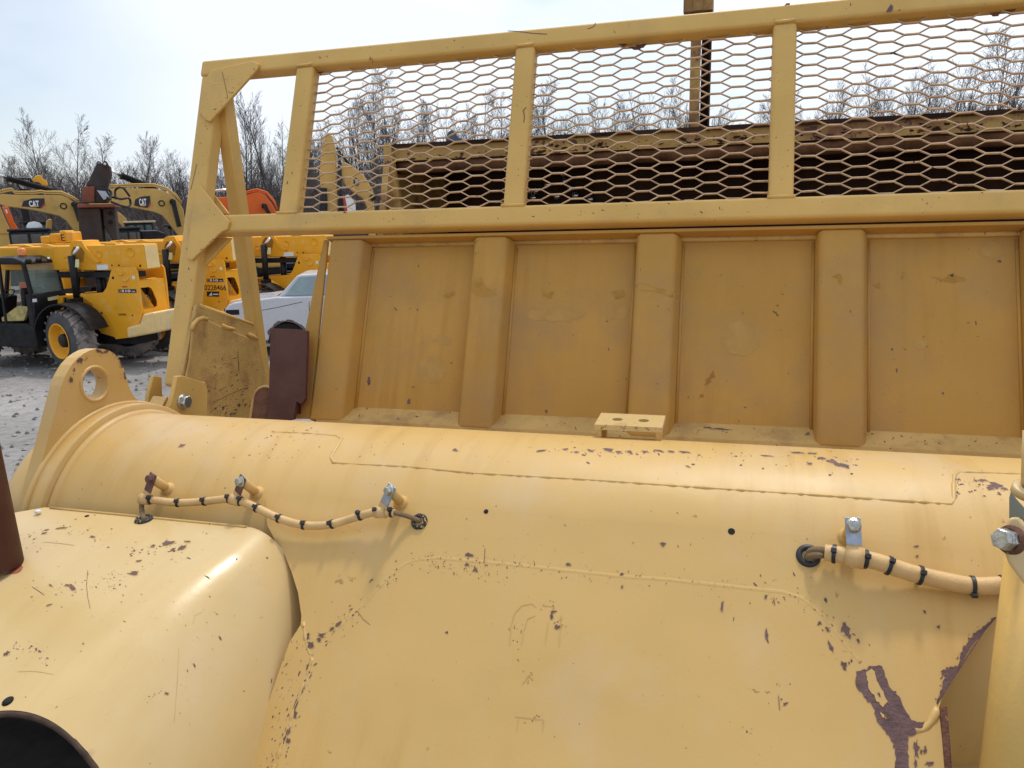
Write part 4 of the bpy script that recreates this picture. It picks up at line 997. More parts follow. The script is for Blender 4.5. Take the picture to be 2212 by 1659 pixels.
b2 = MB(); b2.prism([(Yb - .005, zbt + .02), (Yb + .95, zbt - .1), (Yb + .95, zbt - 1.6), (Yb - .6, zbt - 1.6)], xL - .02, xL + .02, 'x'); build(b2, 'side_wall', M['bowl_yellow'], bowl)
b2 = MB(); 
for px, py in ((1135, 395), (1146, 411), (1158, 412), (1183, 398), (1217, 374), (1233, 406), (1152, 427), (1203, 424), (1243, 422), (1221, 391), (1275, 430)):
    c = W.y(px - 0, py, Yb + .885); b2.lathe(c, (0, -1, 0), [(0, 0), (0, .026), (.02, .02), (.022, 0)], 14)
build(b2, 'rivets', M['silver'], bowl)
# tall channel post
Yp = Yb + .1
q = W.xz([(1488, 281), (1511, 281)], Yp); qt = W.xz([(1493, 40), (1514, 40)], Yp)
xa, xb = (q[0][0] + qt[0][0]) / 2, (q[1][0] + qt[1][0]) / 2; zt3 = W.y(1500, -40, Yp).z
w_ = xb - xa
b2 = MB(); b2.box(xa, xb, Yp, Yp + .02, zbt + .0125, zt3); b2.box(xa + .01, xa + .03, Yp + .02, Yp + .20, zbt + .0125, zt3)
post2 = build(b2, 'push_post', M['bowl_yellow'], scraper)
b2 = MB(); b2.box(xb + .001, xb + w_ * .85, Yp + .10, Yp + .12, zbt + .0125, zt3); b2.box(xb + w_ * .85, xb + w_ * 1.0, Yp, Yp + .12, zbt + .0125, zt3); build(b2, 'channel_web', M['bowl_dark'], post2)
b2 = MB(); b2.box(xa - .04, xb + w_ * 1.05, Yp - .05, Yp + .25, W.y(1500, 29, Yp).z, zt3); b2.box(xa + .01, xb + w_ * .1, Yp - .06, Yp - .051, W.y(1500, 29, Yp).z, zt3)
build(b2, 'post_head', M['bowl_yellow'], post2)

# ---------------- bar and clevis at the right edge
Db = .92
def dp(px, py, d): return CAM + ray(px, py) * d
rb_ = MB(); A = dp(2258, 1165, Db); B = dp(2205, 1659, Db * .95); B = B + (B - A) * .5
rb_.tube([A, B], [.040, .0405], 48, world=True)
bar = build(rb_, 'hydraulic_cylinder', M['tan_guard'], scraper)
n_ = (CAM - dp(2200, 1180, Db)).normalized()
right = (dp(2210, 1180, Db) - dp(2190, 1180, Db)).normalized()
ear = [(2178, 1215), (2168, 1190), (2167, 1160), (2172, 1135), (2180, 1120), (2191, 1114), (2202, 1118), (2212, 1130), (2250, 1150), (2262, 1230), (2250, 1300), (2228, 1290), (2212, 1262), (2195, 1240)]
er = MB(); dd = Db * .915
v1 = [dp(a, b, dd) for a, b in ear]; v2 = [p - n_ * .018 for p in v1]; k = len(ear)
er.add(v1 + v2, [list(range(k)), list(range(2 * k - 1, k - 1, -1))] + [[i, i + k, (i + 1) % k + k, (i + 1) % k] for i in range(k)], True)
build(er, 'rod_ear', M['tan_cover'], bar, bevel=.006, seg=4)
bh = MB(); bc = dp(2182, 1166, dd * .995); axb = (dp(2120, 1160, dd * .975) - bc).normalized()
bh.lathe(bc, axb, [(-.004, .0), (-.004, .0165), (0, .0165), (.002, .012)], 30)
build(bh, 'washer', M['rust'], bar)
bh = MB(); bh.hexnut(bc, axb, .0125, .018); build(bh, 'bolt', M['bolt'], bar)
th = MB(); c = dp(2222, 1068, Db); th.lathe(c, (0.1, -.25, 1), [(0, .010), (0, .020), (.009, .020), (.010, .018), (.010, .010)], 40); th.tube([dp(2222, 1060, Db), dp(2226, 930, Db)], .0085, 20, world=True)
build(th, 'upper_rod', M['tan_cover'], bar)
st2 = MB(); v1 = [dp(a, b, Db * .98) for a, b in ((2180, 1075), (2184, 1060), (2196, 1078), (2216, 1100), (2240, 1110), (2240, 1160), (2206, 1120), (2180, 1122))]; v2 = [p - n_ * .006 for p in v1]; k = 8
st2.add(v1 + v2, [list(range(k)), list(range(2 * k - 1, k - 1, -1))] + [[i, i + k, (i + 1) % k + k, (i + 1) % k] for i in range(k)], True)
build(st2, 'steel_plate', mat('grey_steel', (.20, .20, .15), .4, metal=.5, noise_amt=.2), bar, bevel=.0015)

# rear part of the machine that the camera cannot see: bowl floor, wheels, so it stands on the ground
un = MB(); un.box(-1.2, 2.2, 1.5, 3.6, .55, 1.55)
build(un, 'bowl_floor', M['bowl_yellow'], scraper)
for x in (-1.95, 2.6):
    wb_ = MB(); wb_.lathe((x, 7.6, .85), (1, 0, 0), [(0, .45), (.02, .62), (.08, .8), (.16, .87), (.46, .87), (.54, .8), (.60, .62), (.62, .45)], 48)
    build(wb_, 'wheel', M['tyre'], scraper)
# ================================================================== telehandlers
def hdir(px):
    v = ray(px, 640); v.z = 0; return v.normalized()
TH = R_(46)
P0 = CAM + ray(152, 803) * ((-H) / ray(152, 803).z)     # ground under the near rear wheel
v_ = hdir(152); rt = Vector((-v_.y, v_.x, 0)) * -1
rr_ = rt * math.cos(TH) - v_ * math.sin(TH)             # machine's rear
yawT = math.atan2(rr_.y, rr_.x)
Ft = Fr((P0.x, P0.y, 0), yawT)
tele = thing('telehandler', 'yellow telehandler nearest on the left, black cab with amber beacon and big dusty tyre', 'telehandler', Ft.m, 'telehandlers parked in a row')

def tyre_mb(fr, c, ax, r=.66, w=.48, lugs=True):
    """agricultural tyre with chevron lugs; ax points outward"""
    mb = MB(fr); ax = Vector(ax).normalized(); c = Vector(c)
    mb.cm = 1
    mb.lathe(c, ax, [(.02, r * .56), (-.0, r * .60), (.02, r * .70), (.0, r * .82), (-.03, r * .92)], 56)
    mb.cm = 0
    mb.lathe(c, ax, [(-.03, r * .92), (-.07, r * .95), (-w + .07, r * .95), (-w + .03, r * .92), (-w, r * .8), (-w, r * .56)], 56)
    up = Vector((0, 0, 1)); u = ax.cross(up).normalized(); wv = ax.cross(u)
    if lugs:
        n = 20
        for k in range(n):
            for side in (0, 1):
                a = 6.2832 * (k + side * .5) / n; a2 = a + .20
                def P(t, aa, rad): return c + ax * t + (u * math.cos(aa) + wv * math.sin(aa)) * rad
                t0, t1 = (-.012, -w * .52) if side == 0 else (-w + .012, -w * .48)
                hw = .045
                vs = []
                for (t, aa, ro) in ((t0, a, r * .985), (t1, a2, r)):
                    for da, rd in ((-hw, r * .90), (hw, r * .90), (hw * .75, ro), (-hw * .75, ro)): vs.append(P(t, aa + da / r * .62, rd))
                mb.add(vs, [[0, 1, 2, 3], [7, 6, 5, 4], [0, 4, 5, 1], [1, 5, 6, 2], [2, 6, 7, 3], [3, 7, 4, 0]])
    return mb
def wheel(parent, fr, c, steer=0.0, out=-1):
    ax = Vector((math.sin(steer) * -out * -1, out * math.cos(steer), 0))
    c = Vector(c)
    t = build(tyre_mb(fr, c, ax), 'wheel', [M['tyre'], M['sidewall']], parent)
    r = .66
    rm = MB(fr); rm.lathe(c, ax, [(.022, r * .585), (.035, r * .57), (.02, r * .535), (-.03, r * .52), (-.06, r * .47), (-.13, r * .455), (-.16, r * .40), (-.17, r * .2), (-.17, 0)], 48)
    build(rm, 'rim', M['jcb'], t, recalc=False, m=ROOTM[parent.name])
    hb = MB(fr); hb.lathe(c, ax, [(-.17, .15), (-.05, .145), (-.03, .125), (-.03, 0)], 36); build(hb, 'hub', M['cyl'], t, m=ROOTM[parent.name])
    return t
wheel(tele, Ft, (-.14, 0, .66), R_(16))
wheel(tele, Ft, (.02, 1.92, .66), R_(-26), 1)
wheel(tele, Ft, (-2.85, 0, .66), 0)
wheel(tele, Ft, (-2.85, 1.92, .66), 0, 1)
YB = .80                        # left face of the boom
def X(p): return p[0]
bz = Ft.xz([(96, 532.8), (150, 530.8), (216, 528.8), (309, 525), (309, 583), (240, 586), (120, 591)], YB)
zt = sum(z for _, z in bz[:4]) / 4; xr = bz[3][0]; zb = bz[4][1]
bo_ = MB(Ft); bo_.prism([(xr, zt), (xr, zb), (xr - .9, zb - .01), (-5.2, zb + .06), (-5.2, zt - .02)], YB, YB + .42)
boom = build(bo_, 'boom', M['jcb'], tele, bevel=.03)
bo_ = MB(Ft); bo_.prism([(-5.2, zb + .12), (-5.2, zt - .06), (-6.1, zt - .10), (-6.1, zb + .16)], YB + .04, YB + .38); build(bo_, 'inner_boom', M['jcb'], boom, bevel=.02)
bo_ = MB(Ft); bo_.prism([(-6.05, zt - .05), (-6.5, zt - .3), (-6.6, zb - .5), (-6.4, zb - .55), (-6.0, zb + .1)], YB + .02, YB + .40); bo_.box(-6.7, -6.6, YB - .4, YB + .8, zb - .8, zb - .1); build(bo_, 'carriage', M['jcb'], boom, bevel=.02)
q = Ft.xz([(0, 540), (115, 538), (115, 559), (0, 561)], YB); bo_ = MB(Ft); bo_.prism([(q[1][0] - 2.4, q[0][1] + 0.0), (q[1][0], q[1][1]), (q[2][0], q[2][1]), (q[1][0] - 2.4, q[3][1])], YB - .004, YB - .001)
build(bo_, 'boom_strip', M['jcb_dark'], boom)
# hump bracket round the lift cylinder
q = Ft.xz([(150, 566), (151, 540), (157, 524), (164, 519.5), (180, 520), (188, 534), (205, 552), (218, 565), (212, 568), (196, 556), (184, 541), (178, 533), (163, 533), (158, 542), (156, 566)], YB)
hb = MB(Ft); hb.prism(q, YB - .05, YB - .001); hb.prism([q[2], q[3], q[4], q[5], (q[5][0], zt - .03), (q[2][0], zt - .03)], YB, YB + .42); build(hb, 'cylinder_bracket', M['jcb'], boom, bevel=.012)
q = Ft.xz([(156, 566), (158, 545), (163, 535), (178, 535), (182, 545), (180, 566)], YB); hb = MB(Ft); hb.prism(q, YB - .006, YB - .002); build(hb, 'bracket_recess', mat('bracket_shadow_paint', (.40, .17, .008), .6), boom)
for cx, cy, r in ((242, 573, .018), (257, 573, .020), (303, 574, .026)):
    p = Ft.y(cx, cy, YB); m_ = MB(Ft); m_.lathe((p.x, YB - .002, p.z), (0, -1, 0), [(0, r), (.002, r), (.0021, 0)], 16); build(m_, 'pin_hole', M['void'], boom)
for cx, cy, r in ((215, 549, .075), (282, 545, .10), (144, 560, .06)):
    p = Ft.y(cx, cy, YB); m_ = MB(Ft); m_.lathe((p.x, YB - .0, p.z), (0, -1, 0), [(0, r), (.012, r), (.014, r * .94), (.006, r * .9), (.005, 0)], 28); build(m_, 'wear_pad_boss', M['jcb'], boom)
q = Ft.xz([(209, 572), (233, 571.5), (234, 582), (210, 583)], YB); m_ = MB(Ft); m_.prism(q, YB - .005, YB - .002); build(m_, 'label', M['white'], boom)
for q_ in ([(36, 534), (43, 530), (50, 528.5), (58, 530), (70, 534)], [(84, 533), (92, 529.5), (98, 528.5), (106, 530), (116, 533)], [(222, 529), (226, 526), (246, 525), (248, 529)]):
    q = [(x, max(z, zt - .01)) for x, z in Ft.xz(q_, YB)]; m_ = MB(Ft); m_.prism(q, YB + .02, YB + .10); build(m_, 'boom_ear', M['jcb'], boom, bevel=.01)
# faded end cap
m_ = MB(Ft); m_.box(xr + .001, xr + .012, YB + .02, YB + .40, zb + .03, zt - .03); build(m_, 'end_cap', M['jcb_faded'], boom, bevel=.004)
# lift cylinder
YC = .66
c0 = Ft.y(170, 536, YC); c1 = Ft.y(169, 645, YC)
m_ = MB(Ft); m_.tube([(c1.x - .02, YC, c1.z), (c1.x, YC, c0.z - .16)], .078, 20); lc = build(m_, 'lift_cylinder', M['cyl'], tele)
m_ = MB(Ft); m_.tube([(c1.x, YC, c0.z - .2), (c0.x, YC, c0.z + .02)], .035, 14); build(m_, 'rod', M['silver'], lc, m=Ft.m)
q = Ft.xz([(163.5, 560), (171, 560.5), (171, 577.5), (162.5, 577)], YC - .08); m_ = MB(Ft); m_.prism(q, YC - .085, YC - .080); build(m_, 'label', M['jcb_label'], lc, m=Ft.m)
c0 = Ft.y(212, 604, .98); m_ = MB(Ft); m_.tube([(c0.x, .98, 1.2), (c0.x + .05, .98, zb + .02)], .08, 16); m_.box(c0.x - 1.6, xr - .35, .86, 1.16, zb - .16, zb - .04); build(m_, 'boom_underside_gear', M['cyl'], tele)
# frame: side plates, chassis
YS = .66
fp = Ft.xz([(240, 584), (245, 578.5), (290, 577.8), (295, 586), (300, 618), (306, 674), (300, 700), (292, 728), (250, 733), (246, 728), (218, 720), (208, 706), (200, 658), (176, 641), (136, 643), (132, 690), (60, 700), (60, 672), (120, 640), (222, 632), (229, 622), (234, 606)], YS)
m_ = MB(Ft); m_.prism(fp, YS, YS + .05); side = build(m_, 'side_frame', M['jcb'], tele, bevel=.01)
fp2 = [(x, z) for x, z in fp]
m_ = MB(Ft); m_.prism(fp2, 1.48, 1.53); build(m_, 'side_frame', M['jcb'], tele, bevel=.01)
xq = max(x for x, z in fp) - .02
m_ = MB(Ft)
ru = lambda a, b: Ft.x(a, b, xq)
zl = [ru(310, 612).z, ru(310, 618).z, ru(320, 668).z, ru(320, 678).z]
m_.box(xq - .12, xq - .03, YS + .05, 1.48, .72, zl[2] + .02); m_.box(xq - .2, xq - .12, YS + .05, 1.48, zl[0] - .02, zl[0] + .08); m_.box(xq - .16, xq - .05, YS + .05, YS + .14, zl[2], zl[0]); m_.box(xq - .16, xq - .05, 1.39, 1.48, zl[2], zl[0])
build(m_, 'rear_frame', M['jcb'], tele, bevel=.02)
hp_ = [(p_.y, p_.z) for p_ in (ru(a, b) for a, b in ((304, 622), (322, 620), (328, 623), (333, 633), (340, 650), (340, 661), (336, 665), (309, 669), (305, 664), (303, 630)))]
m_ = MB(Ft); holed_prism(m_, [(YS + .052, .74), (1.478, .74), (1.478, zl[0] + .06), (YS + .052, zl[0] + .06)], hp_, xq - .028, xq - .005); build(m_, 'rear_panel', M['jcb'], tele, bevel=.006)
m_ = MB(Ft); m_.box(xq - .75, xq - .45, YS + .05, 1.48, .75, zl[0] + .02); build(m_, 'engine_bay', M['frame_black'], tele)
m_ = MB(Ft); m_.lathe((xq - .25, 1.08, zl[2] + .14), (1, 0, 0), [(-.15, 0), (-.15, .15), (.03, .15), (.05, .12), (.05, 0)], 24); build(m_, 'air_filter', M['jcb_faded'], tele)
for k in range(3):
    m_ = MB(Ft); m_.tube(smooth([Vector((xq - .3, .85 + .12 * k, zl[2] + .1)), Vector((xq - .12, .95 + .12 * k, zl[2] + .3)), Vector((xq - .3, 1.1 + .1 * k, zl[0] + .02))], 5), .010, 8); build(m_, 'hydraulic_hose', M['black'], tele)
# pivot boss, decals on the side plate
p = Ft.y(269, 596, YS); PIV = Vector((p.x, YS, p.z))
m_ = MB(Ft); m_.lathe((p.x, YS, p.z), (0, -1, 0), [(0, .125), (.014, .125), (.018, .115), (.014, .10), (.014, 0)], 36); m_.lathe((p.x - .06, YS - .014, p.z + .04), (0, -1, 0), [(0, .03), (.05, .028), (.05, 0)], 16); build(m_, 'pivot_boss', M['jcb'], side, m=Ft.m)
for cx, cy, r in ((244, 600, .03), (220, 676, .026), (286, 681, .018)):
    p = Ft.y(cx, cy, YS); m_ = MB(Ft); m_.lathe((p.x, YS - .002, p.z), (0, -1, 0), [(0, r), (.002, r), (.0021, 0)], 16); build(m_, 'hole', M['void'], side, m=Ft.m)
q = Ft.xz([(255, 624.5), (294, 624.5), (295, 633), (255, 632.5)], YS); q = [(q[0][0], q[3][1]), (q[1][0], q[3][1]), (q[1][0], q[0][1]), (q[0][0], q[0][1])]
m_ = MB(Ft); m_.prism(q, YS - .006, YS - .001); dec = build(m_, 'model_decal', M['decal_black'], side, m=Ft.m)
w_, h_ = q[1][0] - q[0][0], q[2][1] - q[0][1]
m_ = MB(Ft); put_text(m_, '510', q[0][0] + w_ * .19, q[0][1] + h_ * .18, w_ * .50, h_ * .66, YS - .0075, .03); put_text(m_, '-56', q[0][0] + w_ * .73, q[0][1] + h_ * .2, w_ * .22, h_ * .36, YS - .0075, .02); build(m_, 'decal_lettering', M['decal_white'], side, m=Ft.m)
m_ = MB(Ft)
for (a, b, c, d) in ((.03, .15, .12, .85),):
    x0_, z0_, x1_, z1_ = q[0][0] + w_ * .03, q[0][1] + h_ * .15, q[0][0] + w_ * .15, q[0][1] + h_ * .85; t_ = .008
    m_.box(x0_, x1_, YS - .0075, YS - .0065, z0_, z0_ + t_); m_.box(x0_, x1_, YS - .0075, YS - .0065, z1_ - t_, z1_); m_.box(x0_, x0_ + t_, YS - .0075, YS - .0065, z0_ + t_, z1_ - t_); m_.box(x1_ - t_, x1_, YS - .0075, YS - .0065, z0_ + t_, z1_ - t_)
build(m_, 'decal_symbol', M['decal_yellow'], side, m=Ft.m)
q = Ft.xz([(251, 640), (262, 638), (284, 670), (247, 669)], YS); m_ = MB(Ft); m_.prism(q, YS - .004, YS - .001); build(m_, 'dark_patch', M['jcb_dark'], side, m=Ft.m)
q = Ft.xz([(256, 682)], YS)[0]; q1 = Ft.xz([(273, 677)], YS)[0]; m_ = MB(Ft); put_text(m_, '54980', q[0], q[1], q1[0] - q[0], q1[1] - q[1], YS - .003, .01); sn = build(m_, 'fleet_number', M['decal_black'], side, m=Ft.m)
q = Ft.xz([(264, 621)], YS)[0]; q1 = Ft.xz([(275, 618)], YS)[0]; m_ = MB(Ft); m_.box(q[0], q1[0], YS - .003, YS - .001, q[1], q1[1]); build(m_, 'red_label', M['decal_red'], side, m=Ft.m)
q = Ft.xz([(286.5, 603)], YS)[0]; q1 = Ft.xz([(291, 596)], YS)[0]; m_ = MB(Ft); m_.box(q[0], q1[0], YS - .003, YS - .001, q[1], q1[1]); build(m_, 'white_label', M['white'], side, m=Ft.m)
# counterweight
cw = Ft.xz([(272, 708), (300, 701), (308, 679), (330, 674), (333, 720), (274, 731)], .48)
xe = cw[4][0]
m_ = MB(Ft); m_.prism(cw, .48, 1.72); cwo = build(m_, 'counterweight', M['jcb_faded'], tele, bevel=.05, seg=3)
zc = (cw[3][1] + cw[4][1]) / 2
m_ = MB(Ft); m_.box(xe + .001, xe + .004, 1.00, 1.22, zc - .09, zc + .04); build(m_, 'tow_hole', M['void'], cwo, m=Ft.m)
for a, b in ((.75, .12), (.75, -.12), (1.45, .12), (1.45, -.12)):
    m_ = MB(Ft); m_.lathe((xe + .0, a, zc + b), (1, 0, 0), [(0, .022), (.004, .022), (.0041, 0)], 14); build(m_, 'bolt_hole', M['void'], cwo, m=Ft.m)
m_ = MB(Ft); m_.box(-4.2, xq - .3, .75, 1.40, .48, .80); m_.box(-.12, .12, .2, 1.8, .5, .74); m_.box(-2.97, -2.73, .2, 1.8, .5, .74); build(m_, 'chassis', M['frame_black'], tele, bevel=.02)
# mudguard
def fender(cx):
    m_ = MB(Ft)
    for i in range(14):
        a0, a1 = R_(18 + i * 10.5), R_(18 + (i + 1) * 10.5)
        k = .015 * 0
        P = lambda a, r: (cx + math.cos(a) * r, .66 + math.sin(a) * r)
        z0 = P(a0, .77); z1 = P(a1, .77); z2 = P(a1, .80); z3 = P(a0, .80)
        m_.prism([z0, z1, z2, z3], .02, .50)
    return build(m_, 'mudguard', M['cab'], tele)
fender(-.06)
m_ = MB(Ft); p = Ft.y(177, 652, YS); m_.box(p.x - .04, p.x + .04, .3, YS, p.z - .1, p.z + .1); build(m_, 'mudguard_bracket', M['cyl'], tele)
# cab
cb = Ft.y(46, 600, .06)
xC = Ft.y(50, 590, .06).x; xL_ = Ft.y(62, 680, .06).x       # rear post: top and bottom
zr = Ft.y(50, 570, .06).z; zw = Ft.y(60, 645, .06).z
print('cab', xC, xL_, zr, zw)
y0c, y1c = .06, .93
xf = xC - 1.45
zroof = 2.42
zs = Ft.x(70, 633, xL_).z                                   # bottom of the rear window
def cpost(a, b, w=.075): mm = MB(Ft); mm.beam(a, b, w, w, (0, 1, 0)); return build(mm, 'cab_post', M['cab'], tele, bevel=.015)
ztop = zroof - .12
for y in (y0c + .04, y1c - .04):
    cpost((xC, y, ztop), (xL_ + .12, y, zs - .05)); cpost((xL_ + .12, y, zs), (xL_ + .05, y, .95)); cpost((xf + .15, y, ztop), (xf - .1, y, 1.5)); cpost((xf - .1, y, 1.5), (xf + .0, y, .95))
cpost((xf + .8, y0c + .03, ztop), (xf + .72, y0c + .03, 1.0), .06)
m_ = MB(Ft); m_.prism([(xf + .05, ztop), (xf + .10, ztop + .07), (xf + .3, zroof + .01), (xC - .25, zroof + .02), (xC + .01, ztop + .06), (xC + .06, ztop - .02)], y0c, y1c); build(m_, 'cab_roof', M['cab'], tele, bevel=.04, seg=3)
m_ = MB(Ft); m_.prism([(xC + .03, ztop - .04), (xL_ + .145, zs), (xL_ + .155, zs), (xC + .04, ztop - .04)], y0c + .08, y1c - .08); build(m_, 'rear_window', M['glass'], tele)
m_ = MB(Ft); m_.box(xf + .1, xC, y1c - .04, y1c - .03, 1.3, ztop); build(m_, 'side_window', M['glass'], tele)
m_ = MB(Ft); m_.prism([(xL_ + .16, zs - .01), (xL_ + .20, zs - .12), (xL_ + .18, zs - .32), (xL_ + .05, .80), (xL_ - .05, .80), (xL_ - .02, zs - .01)], y0c + .01, y1c - .01); build(m_, 'rear_panel', M['cab'], tele, bevel=.02)
p = [Ft.x(a, b, xL_ + .215) for a, b in ((103, 643), (127, 638), (128, 646), (104, 650))]; m_ = MB(Ft); m_.prism([(v.y, v.z) for v in p], xL_ + .212, xL_ + .216, 'x'); build(m_, 'reflective_label', M['jcb_label'], tele)
p = [Ft.x(a, b, xL_ + .215) for a, b in ((70, 646), (79, 645), (80, 652), (71, 653))]; m_ = MB(Ft); m_.prism([(v.y, v.z) for v in p], xL_ + .212, xL_ + .216, 'x'); build(m_, 'white_label', M['white'], tele)
m_ = MB(Ft); m_.prism([(xf - .1, .50), (xL_ + .10, .50), (xL_ + .12, .92), (xL_ - .1, 1.02), (xf - .1, 1.02)], .04, .92); build(m_, 'cab_base', M['frame_black'], tele, bevel=.03)
m_ = MB(Ft); m_.prism([(xf + .05, 1.02), (xf + .15, 1.02), (xf + .30, 1.55), (xf + .1, 1.6)], .15, .85); build(m_, 'dashboard', M['cab'], tele, bevel=.03)
m_ = MB(Ft); m_.lathe((xf + .42, .48, 1.6), (-.6, 0, .8), [(0, .17), (.012, .185), (.024, .17), (.012, .155)], 24, True); m_.tube([(xf + .25, .48, 1.4), (xf + .42, .48, 1.6)], .02, 8); m_.box(xf + .40, xf + .44, .32, .64, 1.595, 1.605); build(m_, 'steering_wheel', M['black'], tele)
m_ = MB(Ft); m_.prism([(xC - .75, 1.05), (xC - .30, 1.05), (xC - .30, 1.2), (xC - .24, 1.75), (xC - .36, 1.78), (xC - .42, 1.22), (xC - .75, 1.2)], .22, .72); st_ = build(m_, 'seat', M['cab'], tele, bevel=.04)
m_ = MB(Ft); m_.prism([(xC - .85, 1.06), (xC - .25, 1.08), (xC - .05, 1.38), (xC - .35, 1.40), (xC - .85, 1.14)], .09, .16); build(m_, 'torn_cover', M['camo'], st_, bevel=.01, m=Ft.m)
bx = Ft.y(50, 560, .5); m_ = MB(Ft); m_.lathe((bx.x, .5, zroof), (0, 0, 1), [(0, .085), (.04, .085), (.04, 0)], 20); bsn = build(m_, 'beacon', M['cyl'], tele)
m_ = MB(Ft); m_.lathe((bx.x, .5, zroof + .04), (0, 0, 1), [(0, .078), (.12, .078), (.15, .06), (.155, 0)], 24); build(m_, 'lens', M['amber'], bsn, m=Ft.m)
for x_, y_ in ((xC + .02, .2), (xC + .02, .46), (xC - .05, .80)):
    m_ = MB(Ft); m_.lathe((x_, y_, ztop + .05), (1, 0, .1), [(-.05, .03), (0, .055), (.05, .055), (.052, 0)], 16); build(m_, 'work_lamp', M['silver'] if y_ > .7 else M['cyl'], tele)
m_ = MB(Ft); m_.prism([(-3.6, .9), (-2.2, .9), (-2.1, 1.25), (-3.2, 1.3)], 1.55, 2.1); m_.box(-2.2, -.7, 1.52, 2.15, .6, 1.45); build(m_, 'engine_cover', M['jcb'], tele, bevel=.05)

def tele_at(px, py):
    """where the copy goes so that its pivot is seen at this picture point at its true height"""
    z = (Ft.m @ PIV).z; p = W.z(px, py, z); o = Ft.m.to_3x3() @ PIV
    return Matrix.Translation((p.x - o.x, p.y - o.y, 0)) @ Matrix.Rotation(yawT, 4, 'Z')
m2, m3_ = tele_at(460, 577), tele_at(668, 564)
t2 = copy_tree(tele, m2); t3 = copy_tree(tele, m3_)
props(t2, 'yellow telehandler behind the guard frame leg, black numbers 10228466 on its side', 'telehandler')
props(t3, 'yellow telehandler farthest to the right, standing behind the white car', 'telehandler')
d3 = (m3_.translation - Ft.m.translation).length; print('tele dist', (m2.translation.xy).length, (m3_.translation.xy).length)
def sub(root, name): return [c for c in root.children_recursive if c.name.split('.')[0] == name]
F2 = Fr((0, 0, 0)); F2.m = m2; F2.i = m2.inverted(); F2.c = F2.i @ CAM
q = F2.xz([(437.5, 627)], YS)[0]; q1 = F2.xz([(488, 615)], YS)[0]; m_ = MB(F2); put_text(m_, '10228466', q[0], q[1], q1[0] - q[0], (q1[1] - q[1]) * .95, YS - .004, .008)
for c in sub(t2, 'fleet_number') + sub(t3, 'fleet_number') + sub(t2, 'dark_patch') + sub(t3, 'dark_patch') + sub(t3, 'red_label'): D.objects.remove(c)
build(m_, 'fleet_number', M['decal_black'], sub(t2, 'side_frame')[0], m=m2)
q = F2.xz([(447, 629.5), (473.5, 629.5), (473, 641), (447, 640)], YS); m_ = MB(F2); m_.prism(q, YS - .006, YS - .001); build(m_, 'owner_decal', M['decal_black'], sub(t2, 'side_frame')[0], m=m2)
x0_, x1_, z0_, z1_ = q[0][0], q[1][0], q[3][1], q[0][1]; w_, h_ = x1_ - x0_, z1_ - z0_
m_ = MB(F2); m_.prism([(x0_ + w_ * .12, z0_ + h_ * .15), (x0_ + w_ * .42, z0_ + h_ * .15), (x0_ + w_ * .38, z0_ + h_ * .85), (x0_ + w_ * .28, z0_ + h_ * .5)], YS - .008, YS - .0065); m_.box(x0_ + w_ * .5, x0_ + w_ * .92, YS - .008, YS - .0065, z0_ + h_ * .30, z0_ + h_ * .52); build(m_, 'decal_shape', M['white'], sub(t2, 'side_frame')[0], m=m2)

# valve block on the second machine's boom
zt2 = zt + .0
q = F2.xz([(91, 520), (160, 520)], YB + .1)
for x0_, x1_, h_ in ((0, .30, .20), (.30, .52, .26), (.62, .80, .34), (.80, 1.0, .30)):
    w_ = q[1][0] - q[0][0]; m_ = MB(F2); m_.box(q[0][0] + w_ * x0_, q[0][0] + w_ * x1_, YB + .05, YB + .38, zt - .01, zt + h_ * .9); vb_ = build(m_, 'valve_block', M['jcb'], t2, bevel=.03, m=m2)
x_ = q[0][0] + (q[1][0] - q[0][0]) * .66
m_ = MB(F2); put_text(m_, 'E', x_, zt + .04, .12, .17, YB + .045, .01); build(m_, 'painted_letter', M['decal_black'], vb_, m=m2)
# ================================================================== excavators behind the telehandlers
def face_frame(px, dist, turn=0.0):
    """upright frame at this distance, its x axis square to the line of sight plus a turn"""
    v = hdir(px); p = CAM + v * dist
    return Fr((p.x, p.y, 0), math.atan2(v.y, v.x) - math.pi / 2 + turn)
def cat_decal(fr, root, quad, y):
    x0, x1 = min(p[0] for p in quad), max(p[0] for p in quad); z0, z1 = min(p[1] for p in quad), max(p[1] for p in quad); w, h = x1 - x0, z1 - z0
    m_ = MB(fr); m_.prism(quad, y - .012, y - .002); d = build(m_, 'decal', M['decal_black'], root)
    m_ = MB(fr); m_.prism([(x1 - w * .02, z0 + h * .55), (x1 - w * .0, z0 + h * .35), (x1 - w * .17, z0 + h * .02), (x1 - w * .22, z0 + h * .04), (x1 - w * .2, z0 + h * .1)], y - .016, y - .0125); build(m_, 'decal_stripe', M['decal_red'], d, m=fr.m)
    m_ = MB(fr); put_text(m_, 'CAT', x0 + w * .32, z0 + h * .18, w * .42, h * .60, y - .015, .04, -.0); build(m_, 'decal_lettering', M['decal_white'], d, m=fr.m)
    m_ = MB(fr); m_.prism([(x0 + w * .44, z0 + h * .15), (x0 + w * .62, z0 + h * .15), (x0 + w * .53, z0 + h * .36)], y - .019, y - .016); build(m_, 'decal_triangle', M['decal_yellow'], d, m=fr.m)
